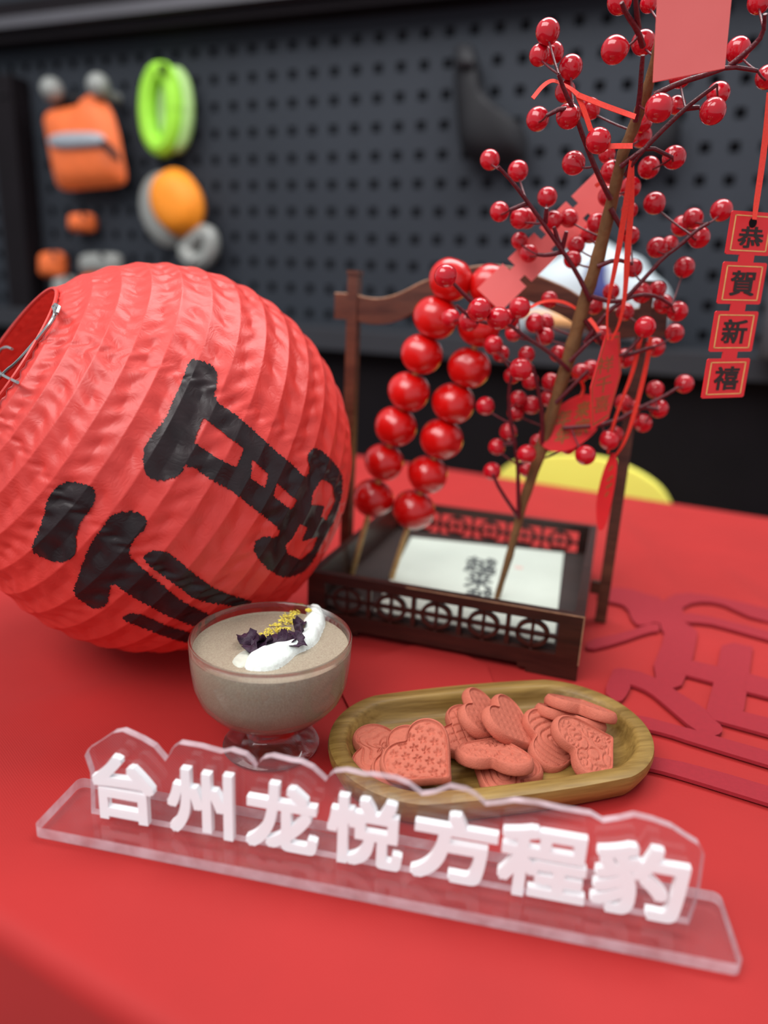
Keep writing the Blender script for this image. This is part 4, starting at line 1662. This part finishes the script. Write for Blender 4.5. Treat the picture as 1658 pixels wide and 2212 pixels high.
for pl in TW:
    P = [dep(x, y, tb(y) - 0.004 - 0.002 * (i > 0)) for i, (x, y) in enumerate(pl)]
    P = smooth_line(P, 1)
    mb = MB()
    mb.tube(P, [0.0017 - 0.0007 * i / len(P) for i in range(len(P))], 7)
    part('twig', mb, M_TWIG, branch, angle=80)
    tw_nodes += P
TWN = np.array(tw_nodes)


def c1(L):
    return [(1000 + x / 2.52, y / 2.52, r / 2.52) for x, y, r in L]


def c2(L):
    return [(1000 + x / 2.52, 480 + y / 2.52, r / 2.52) for x, y, r in L]


BERRIES = c1([(850, 8, 66), (1010, 18, 48), (460, 172, 66), (415, 300, 56), (490, 288, 57), (585, 365, 63), (822, 272, 71), (980, 232, 64), (1495, 272, 66), (1655, 420, 62), (1610, 8, 62), (1180, 418, 58), (555, 498, 56),
              (690, 592, 56), (405, 648, 62), (572, 632, 66), (735, 765, 67), (782, 840, 46), (1065, 588, 74), (1160, 572, 48), (970, 660, 60), (968, 742, 58), (1388, 508, 60), (1358, 605, 69), (1148, 857, 62), (1010, 912, 58),
              (810, 935, 62), (600, 887, 62), (145, 870, 54), (298, 930, 55), (198, 1152, 53), (310, 1188, 56), (345, 1190, 54), (457, 1072, 53), (490, 1198, 50), (575, 1188, 50), (785, 1068, 53), (728, 1215, 54), (910, 1020, 56), (905, 1145, 44),
              (1040, 1105, 58), (1250, 1190, 55), (1405, 1145, 58)]) + \
    c2([(355, 170, 50), (595, 203, 48), (615, 125, 48), (690, 65, 50), (910, 72, 48), (1055, 138, 55), (1125, 120, 45), (1283, 82, 58), (1203, 245, 55), (925, 250, 50), (805, 378, 45), (970, 385, 55), (1058, 365, 45), (1088, 445, 52),
        (1165, 485, 55), (1150, 603, 50), (880, 487, 48), (713, 453, 49), (470, 420, 45), (308, 465, 57), (85, 478, 62), (390, 548, 52), (450, 545, 45), (445, 620, 48), (165, 668, 52), (205, 715, 45), (272, 605, 44), (755, 612, 50),
        (990, 570, 58), (1045, 680, 52), (880, 740, 52), (345, 720, 45), (313, 800, 62), (265, 835, 45), (365, 865, 45), (475, 868, 48), (515, 715, 45), (640, 820, 50), (695, 800, 50), (120, 1000, 50), (300, 960, 45), (285, 1035, 45),
        (370, 995, 50), (465, 958, 47), (245, 1140, 48), (183, 1222, 45), (345, 1262, 52), (405, 1195, 42), (345, 1345, 44), (158, 1355, 48), (570, 1222, 44), (665, 1268, 55), (795, 1188, 52), (828, 1155, 44), (870, 980, 45), (915, 1010, 48),
        (1043, 910, 48), (1203, 880, 50), (1065, 1015, 50), (977, 1093, 50), (1190, 20, 55)]) + \
    [(962, 596, 25), (973, 687, 20), (1012, 694, 22), (1120, 668, 21), (1036, 667, 24), (1076, 688, 25), (1098, 690, 22), (1122, 520, 18)]


def berry_mesh():
    V, F = [], []
    nu, nv = 24, 16
    for i in range(nv + 1):
        th_ = pi * i / nv
        for k in range(nu):
            a = 2 * pi * k / nu
            z = cos(th_)
            rr = sin(th_)
            if th_ > pi * 0.62:
                q = (th_ - pi * 0.62) / (pi * 0.38)
                z -= 0.16 * q * q
            rr *= 1 + 0.012 * sin(2 * a + 1)
            V.append((rr * cos(a), rr * sin(a), z))
    for i in range(nv):
        for k in range(nu):
            q = (k + 1) % nu
            F.append((i * nu + k, (i + 1) * nu + k, (i + 1) * nu + q, i * nu + q))
    mb = MB()
    mb.add(V, F)
    return mesh_of('berry', mb, M_BERRY, angle=180)


ME_B = berry_mesh()
placed = []
for k, (x, y, r) in enumerate(BERRIES):
    t0 = BD_ * FPX / (2 * r)
    tb0 = tb(y)
    tt_ = min(tb0 + 0.024, max(tb0 - 0.030, t0))
    # keep fruit clear of the stem and of one another
    R_ = tt_ * r / FPX
    for _ in range(14):
        c = dep(x, y, tt_)
        bad = None
        ds = np.linalg.norm(np.array(sp2) - c, axis=1)
        j = int(ds.argmin())
        if ds[j] < R_ + sr2[j] + 0.0006:
            bad = 1
        for c_, q_ in placed:
            if np.linalg.norm(c_ - c) < 0.92 * (R_ + q_):
                bad = 1
        if not bad:
            break
        tt_ += 0.0045 if tt_ >= tb0 - 0.002 else -0.0045
        R_ = tt_ * r / FPX
    c = dep(x, y, tt_)
    placed.append((c, R_))
    dd = np.linalg.norm(TWN - c, axis=1) + 0.25 * np.maximum(0, TWN[:, 2] - c[2] + 0.002)
    j = int(dd.argmin())
    ax = TWN[j]
    dirv = unit(c - ax) if np.linalg.norm(c - ax) > 1e-5 else np.array([0, 0, 1.0])
    dirv = unit(dirv + np.array([0, 0, 0.35]))
    o = bpy.data.objects.new('berry', ME_B)
    COL.objects.link(o)
    o.parent = branch
    o.location = tuple(c - br_base)
    o.rotation_mode = 'QUATERNION'
    o.rotation_quaternion = Vector(dirv).to_track_quat('Z', 'Y') @ Matrix.Rotation(k * 1.7, 3, 'Z').to_quaternion()
    o.scale = (R_, R_, R_)
    tail = c - dirv * R_ * 1.12
    if np.linalg.norm(ax - c) > R_ * 1.05:
        mid = (tail + ax) / 2 - dirv * 0.001
        mb = MB()
        mb.tube(smooth_line([c - dirv * R_ * 0.95, mid, ax], 1), 0.00065, 6)
        part('stalk', mb, M_TWIG, branch, angle=80)


# ================================================================== CARDS, TAGS, RIBBONS
def frame4(TLp, TRp, BLp, t, t_tr=None, t_bl=None):
    a, b, c = dep(*TLp, t), dep(*TRp, t_tr or t), dep(*BLp, t_bl or t)
    return a, b - a, c - a


def chain_outline(nsq=4, gap=0.17, neck=0.34, r=0.05):
    """4 squares joined by necks in a unit frame: x 0..1 across, y 0..1 down"""
    s = 1.0 / (nsq + (nsq - 1) * gap)
    L, Rr = [], []
    y = 0
    for k in range(nsq):
        L += [(r * 0.6, y), (0, y + r * 0.15), (0, y + s - r * 0.15), (r * 0.6, y + s)]
        Rr += [(1 - r * 0.6, y), (1, y + r * 0.15), (1, y + s - r * 0.15), (1 - r * 0.6, y + s)]
        if k < nsq - 1:
            L += [((1 - neck) / 2, y + s), ((1 - neck) / 2, y + s * (1 + gap))]
            Rr += [((1 + neck) / 2, y + s), ((1 + neck) / 2, y + s * (1 + gap))]
        y += s * (1 + gap)
    return Rr + L[::-1], s


def ribbon(mb, px, w, tl=None, th=0.0004, it=2):
    """flat ribbon along a line read from the photograph"""
    P = [np.append(np.array(p[:2], float), [p[2] if len(p) > 2 else w, (p[3] if len(p) > 3 else (tl or tb(p[1])))]) for p in px]
    P = smooth_line(P, it)
    V = []
    for i, p in enumerate(P):
        a = P[max(0, i - 1)]
        b = P[min(len(P) - 1, i + 1)]
        d = unit(b[:2] - a[:2])
        nrm = np.array([-d[1], d[0]]) * p[2] / 2
        q0, q1 = dep(p[0] + nrm[0], p[1] + nrm[1], p[3]), dep(p[0] - nrm[0], p[1] - nrm[1], p[3] + 0.0006)
        V += [q0, q1, q1 + FWD * th, q0 + FWD * th]
    F = []
    for i in range(len(P) - 1):
        for e in range(4):
            F.append((i * 4 + e, i * 4 + (e + 1) % 4, (i + 1) * 4 + (e + 1) % 4, (i + 1) * 4 + e))
    F += [(3, 2, 1, 0), tuple((len(P) - 1) * 4 + e for e in range(4))]
    mb.add(V, F)
    return mb


# greeting chain at the right
a, ex, ey = frame4((1581, 454), (1676, 461), (1514, 861), 0.415, 0.426, 0.441)
en = unit(np.cross(ey, ex))
en = en if en @ FWD < 0 else -en
out, s_ = chain_outline()
card = thing('greeting_card', a + ey, 'hanging red card chain of four squares with black characters at the right edge', 'card', None)
mb = MB()
mb.prism([a + ex * x + ey * y - en * 0.0007 for x, y in out], en * 0.0007)
part('card', mb, M_CARD, card, smooth=False)
y = 0
for k, ch in enumerate('恭賀新禧'):
    m_ = 0.085
    sq = lambda x_, y_: a + ex * x_ + ey * (y + s_ * y_) + en * 0.00015
    mb = MB()
    wln = 0.026
    for (x0, y0, x1, y1) in ((m_, m_, 1 - m_, m_ + wln), (m_, 1 - m_ - wln, 1 - m_, 1 - m_), (m_, m_, m_ + wln, 1 - m_), (1 - m_ - wln, m_, 1 - m_, 1 - m_)):
        mb.prism([sq(x0, y0), sq(x1, y0), sq(x1, y1), sq(x0, y1)], -en * 0.0002)
    part('gold_border', mb, M_GOLD, card, smooth=False)
    lo = 0.19
    if k == 0:
        p0 = sq(0.22, 0.84)
        gx, gy = ex * 0.58, -ey * s_ * 0.50
    else:
        p0 = sq(0.22, 0.80)
        gx, gy = ex * 0.58, -ey * s_ * 0.60
    part('printed_character', glyph_solid(ch, p0, gx, gy, en, 0.00012, bold=0.022, copies=8), M_BLACKP, card, smooth=False)
    y += s_ * 1.17
hc = a + ex * 0.5 + ey * (s_ * 0.25) + en * 0.0003
mb = MB()
rr_ = np.linalg.norm(ex) * 0.085
mb.prism([hc + rr_ * (cos(q) * unit(ex) + sin(q) * unit(ey)) for q in np.linspace(0, 2 * pi, 18, endpoint=False)], -en * 0.0003)
part('punched_hole', mb, M_BLACK, card, smooth=False)
ribbon(mb := MB(), [(1662, 200, 13, 0.40), (1655, 280, 13, 0.405), (1645, 360, 13, 0.41), (1633, 440, 12, 0.414), (1629, 474, 9, 0.4150)], 13)
part('ribbon', mb, M_RIB, card)

# coral back of a second chain, lying slantwise among the berries
u_ = np.array([69.5, -70.0])
a0 = np.array([1030, 624.0])
b0 = np.array([1081, 673.0])
t_c = 0.497
L_ = np.array([1283 + 8, 372.0]) - a0
a, ex, ey = frame4(tuple(a0), tuple(b0), tuple(a0 + np.array([262, -258])), t_c, t_c + 0.003, t_c - 0.016)
en = unit(np.cross(ey, ex))
en = en if en @ FWD < 0 else -en
card = thing('greeting_card', a, 'coral back of a card chain slanting behind the left berries', 'card')
out, s_ = chain_outline(gap=0.20, neck=0.42, r=0.01)
mb = MB()
mb.prism([a + ex * x + ey * y - en * 0.0007 for x, y in out], en * 0.0007)
part('card', mb, M_CARDB, card, smooth=False)
ribbon(mb := MB(), [(1286, 402, 8, 0.456), (1318, 380, 8, 0.444), (1342, 352, 8, 0.43)], 8)
part('ribbon', mb, M_RIB, card)
# plain coral card at the top
a, ex, ey = frame4((1423, -70), (1585, -70), (1410, 177), 0.345, 0.352, 0.368)
en = unit(np.cross(ey, ex))
en = en if en @ FWD < 0 else -en
card = thing('greeting_card', a + ey, 'large plain coral card at the top edge in front of the branch', 'card')
pn = unit(np.cross(dep(1586, -70, 0.352) - dep(1423, -70, 0.345), dep(1410, 177, 0.366) - dep(1423, -70, 0.345)))
Q4 = [onplane(x, y_, dep(1423, -70, 0.345), pn) for x, y_ in ((1423, -70), (1586, -70), (1565, 147), (1410, 177))]
mb = MB()
mb.prism(Q4, FWD * 0.0007)
part('card', mb, M_CARDB, card, smooth=False)
ribbon(mb := MB(), [(1500, -68, 12, 0.349), (1508, -120, 12, 0.345), (1470, -160, 12, 0.34)], 12)
part('ribbon', mb, M_RIB, card)

# hexagonal tag with gold print
HX = [(1308, 724), (1338, 717), (1341, 808), (1314, 904), (1277, 928), (1275, 838)]
HT = [0.472, 0.478, 0.482, 0.486, 0.484, 0.477]
tg = thing('wish_tag', dep(1290, 930, 0.484), 'narrow hexagonal red tag with gold print hanging before the stem', 'tag')
o3, e1 = dep(1308, 724, 0.474), None
pn = unit(np.cross(dep(1338, 717, 0.482) - o3, dep(1277, 928, 0.486) - o3))
pn = pn if pn @ FWD < 0 else -pn
hexp = [onplane(x, y_, o3, pn) for x, y_ in HX]
mb = MB()
mb.prism([q - pn * 0.0007 for q in hexp], pn * 0.0007)
part('card', mb, M_CARD, tg, smooth=False)
cxy = np.mean(HX, 0)
mb = MB()
for i in range(6):
    p_, q_ = np.array(HX[i], float), np.array(HX[(i + 1) % 6], float)
    p1_, q1_ = p_ * 0.93 + cxy * 0.07, q_ * 0.93 + cxy * 0.07
    p2_, q2_ = p_ * 0.89 + cxy * 0.11, q_ * 0.89 + cxy * 0.11
    mb.prism([onplane(*w, o3, pn) + pn * 0.0001 for w in (p1_, q1_, q2_, p2_)], -pn * 0.0002)
part('gold_border', mb, M_GOLDD, tg, smooth=False)
for k, ch in enumerate('祥千喜'):
    yy = 768 + k * 42
    xx = 1303 - k * 4
    p0 = onplane(xx - 15, yy + 42, o3, pn) + pn * 0.0001
    part('gold_print', glyph_solid(ch, p0, onplane(xx + 19, yy + 34, o3, pn) + pn * 0.0001 - p0, onplane(xx - 11, yy + 6, o3, pn) + pn * 0.0001 - p0, pn, 0.0001), M_GOLDD, tg, smooth=False)
ribbon(mb := MB(), [(1362, 345, 6, 0.416), (1352, 440, 13, 0.43), (1333, 555, 12, 0.448), (1313, 650, 6, 0.462), (1310, 700, 4, 0.471), (1313, 735, 5, 0.4735)], 12)
ribbon(mb, [(1366, 345, 6, 0.4165), (1364, 430, 13, 0.43), (1355, 540, 14, 0.447), (1350, 640, 9, 0.461), (1338, 700, 6, 0.47), (1320, 735, 5, 0.4738)], 12)
part('ribbon', mb, M_RIB, tg)

# tag with four gold characters behind the stem
P4 = [(1176, 900), (1222, 866), (1254, 850), (1296, 856), (1292, 925), (1275, 944), (1245, 966), (1212, 977), (1180, 973), (1160, 950)]
tg = thing('wish_tag', dep(1230, 975, 0.53), 'wide red tag with four dull gold characters half behind the stem', 'tag')
o3 = dep(1235, 915, 0.520)
pn = unit(-ray(1235, 915) + 0.25 * RGT + 0.1 * ZV)
mb = MB()
mb.prism([onplane(*p, o3, pn) - pn * 0.0007 for p in smooth_poly([np.array(q) for q in P4], 1)], pn * 0.0007)
part('card', mb, M_CARD, tg, smooth=False)
for ch, x, y_ in (('来', 1256, 888), ('年', 1215, 907), ('宗', 1254, 925), ('年', 1213, 943)):
    p0 = onplane(x - 18, y_ + 20, o3, pn) + pn * 0.0001
    part('gold_print', glyph_solid(ch, p0, onplane(x + 14, y_ + 12, o3, pn) + pn * 0.0001 - p0, onplane(x - 10, y_ - 18, o3, pn) + pn * 0.0001 - p0, pn, 0.0001, bold=0.03, copies=6), M_GOLDD, tg, smooth=False)
ribbon(mb := MB(), [(1252, 860, 7, 0.519), (1262, 838, 7, 0.516), (1250, 815, 7, 0.507), (1226, 800, 7, 0.502)], 7)
part('ribbon', mb, M_RIB, tg)

# oval tag hanging edge-on at the right post
PO = [(1323, 974), (1330, 993), (1331, 1012), (1325, 1056), (1315, 1105), (1305, 1137), (1296, 1148), (1289, 1139), (1286, 1097), (1290, 1064), (1300, 1023), (1312, 993)]
tg = thing('wish_tag', dep(1300, 1148, 0.54), 'slim oval red tag hanging edge on beside the basket post', 'tag')
o3 = dep(1308, 1060, 0.525)
pn = unit(-0.55 * unit(ray(1308, 1060)) - 0.83 * RGT)
pn = pn if pn @ FWD < 0 else -pn
mb = MB()
mb.prism([onplane(*p, o3, pn) - pn * 0.0007 for p in smooth_poly([np.array(q, float) for q in PO], 1)], pn * 0.0007)
part('card', mb, M_CARD, tg, smooth=False)
mb = MB()
for x, y_, w_ in ((1319, 1010, 9), (1317, 1032, 13), (1315, 1048, 13), (1310, 1066, 8)):
    mb.prism([onplane(*q, o3, pn) + pn * 0.0001 for q in ((x - w_ / 2, y_ + 4), (x + w_ / 2, y_ - 6), (x + w_ / 2, y_ - 1), (x - w_ / 2, y_ + 9))], -pn * 0.0002)
part('gold_print', mb, M_GOLDD, tg, smooth=False)
ribbon(mb := MB(), [(1383, 728, 10, 0.485), (1368, 800, 9, 0.495), (1340, 870, 6, 0.503), (1320, 930, 7, 0.512), (1313, 980, 5, 0.5205)], 9)
ribbon(mb, [(1405, 728, 9, 0.485), (1396, 790, 10, 0.494), (1371, 890, 10, 0.505), (1350, 955, 6, 0.514), (1326, 988, 5, 0.5205)], 9)
part('ribbon', mb, M_RIB, tg)

# loose ribbon tied at the upper branch
mb = MB()
ribbon(mb, [(1150, 212, 9), (1172, 184, 9), (1192, 172, 8), (1208, 178, 6), (1232, 190, 8), (1248, 204, 11)], 9, tl=0.392)
ribbon(mb, [(1246, 204, 12, 0.392), (1300, 226, 12, 0.394), (1350, 244, 12, 0.394), (1372, 252, 12, 0.392)], 12)
ribbon(mb, [(1248, 206, 11, 0.393), (1262, 240, 11, 0.394), (1276, 282, 11, 0.396)], 11)
ribbon(mb, [(1305, 316, 12, 0.398), (1335, 315, 12, 0.398), (1366, 315, 12, 0.400)], 12)
o = part('ribbon', mb, M_RIB, origin=dep(1248, 204, 0.392))
tag(o, 'orange red ribbon tied across the upper left twigs', 'ribbon')
mb = MB()
ribbon(mb, [(1145, 664, 6, 0.47), (1168, 652, 6, 0.472), (1195, 648, 7, 0.474), (1225, 654, 7, 0.476), (1252, 672, 6, 0.478)], 6)
ribbon(mb, [(1272, 688, 9, 0.474), (1284, 702, 9, 0.473), (1292, 716, 8, 0.472)], 9)
o = part('ribbon', mb, M_RIB, origin=dep(1195, 648, 0.474))
tag(o, 'thin red ribbon arching behind the stem above the handle beam', 'ribbon')

# ================================================================== YELLOW CHAIR behind the table
CN = TN
CO = TN * (N1 + 0.115)
YP = [(1062, 1060), (1076, 1020), (1105, 998), (1170, 986), (1240, 984), (1310, 994), (1370, 1018), (1420, 1050), (1445, 1085), (1458, 1130), (1462, 1250), (1440, 1480), (1110, 1480), (1066, 1250)]
pts3 = [onplane(x, y_, CO, CN) for x, y_ in YP]
cc = np.mean(pts3, 0)
ch_ = thing('chair', cc * [1, 1, 0] + [0, 0, FLOOR_Z], 'bright yellow chair whose rounded back peeks over the far table edge', 'chair')
mb = MB()
mb.prism([p for p in smooth_poly(pts3, 2)], CN * 0.022)
part('backrest', mb, M_YEL, ch_, angle=50)
zs = -0.30
mb = MB()
sc_ = cc * [1, 1, 0] + ZV * zs + CN * 0.125
st = [sc_ + TD * 0.19 * cos(a) * (1 if abs(cos(a)) < 0.8 else 1) + CN * 0.12 * sin(a) for a in np.linspace(0, 2 * pi, 32, endpoint=False)]
mb.prism(st, (0, 0, 0.025))
part('seat', mb, M_YEL, ch_, angle=50)
zlow = min(p[2] for p in pts3)
for sx in (-1, 1):
    mb = MB()
    mb.tube([cc * [1, 1, 0] + TD * 0.10 * sx + CN * 0.011 + ZV * (zlow + 0.02), cc * [1, 1, 0] + TD * 0.10 * sx + CN * 0.03 + ZV * (zs + 0.01)], 0.012, 10)
    part('support', mb, M_YEL, ch_)
    for sy in (-1, 1):
        mb = MB()
        mb.tube([sc_ + TD * 0.12 * sx + CN * 0.08 * sy + ZV * 0.003, (sc_ + TD * 0.16 * sx + CN * 0.11 * sy) * [1, 1, 0] + ZV * FLOOR_Z], [0.016, 0.012], 10)
        part('leg', mb, M_YEL, ch_)
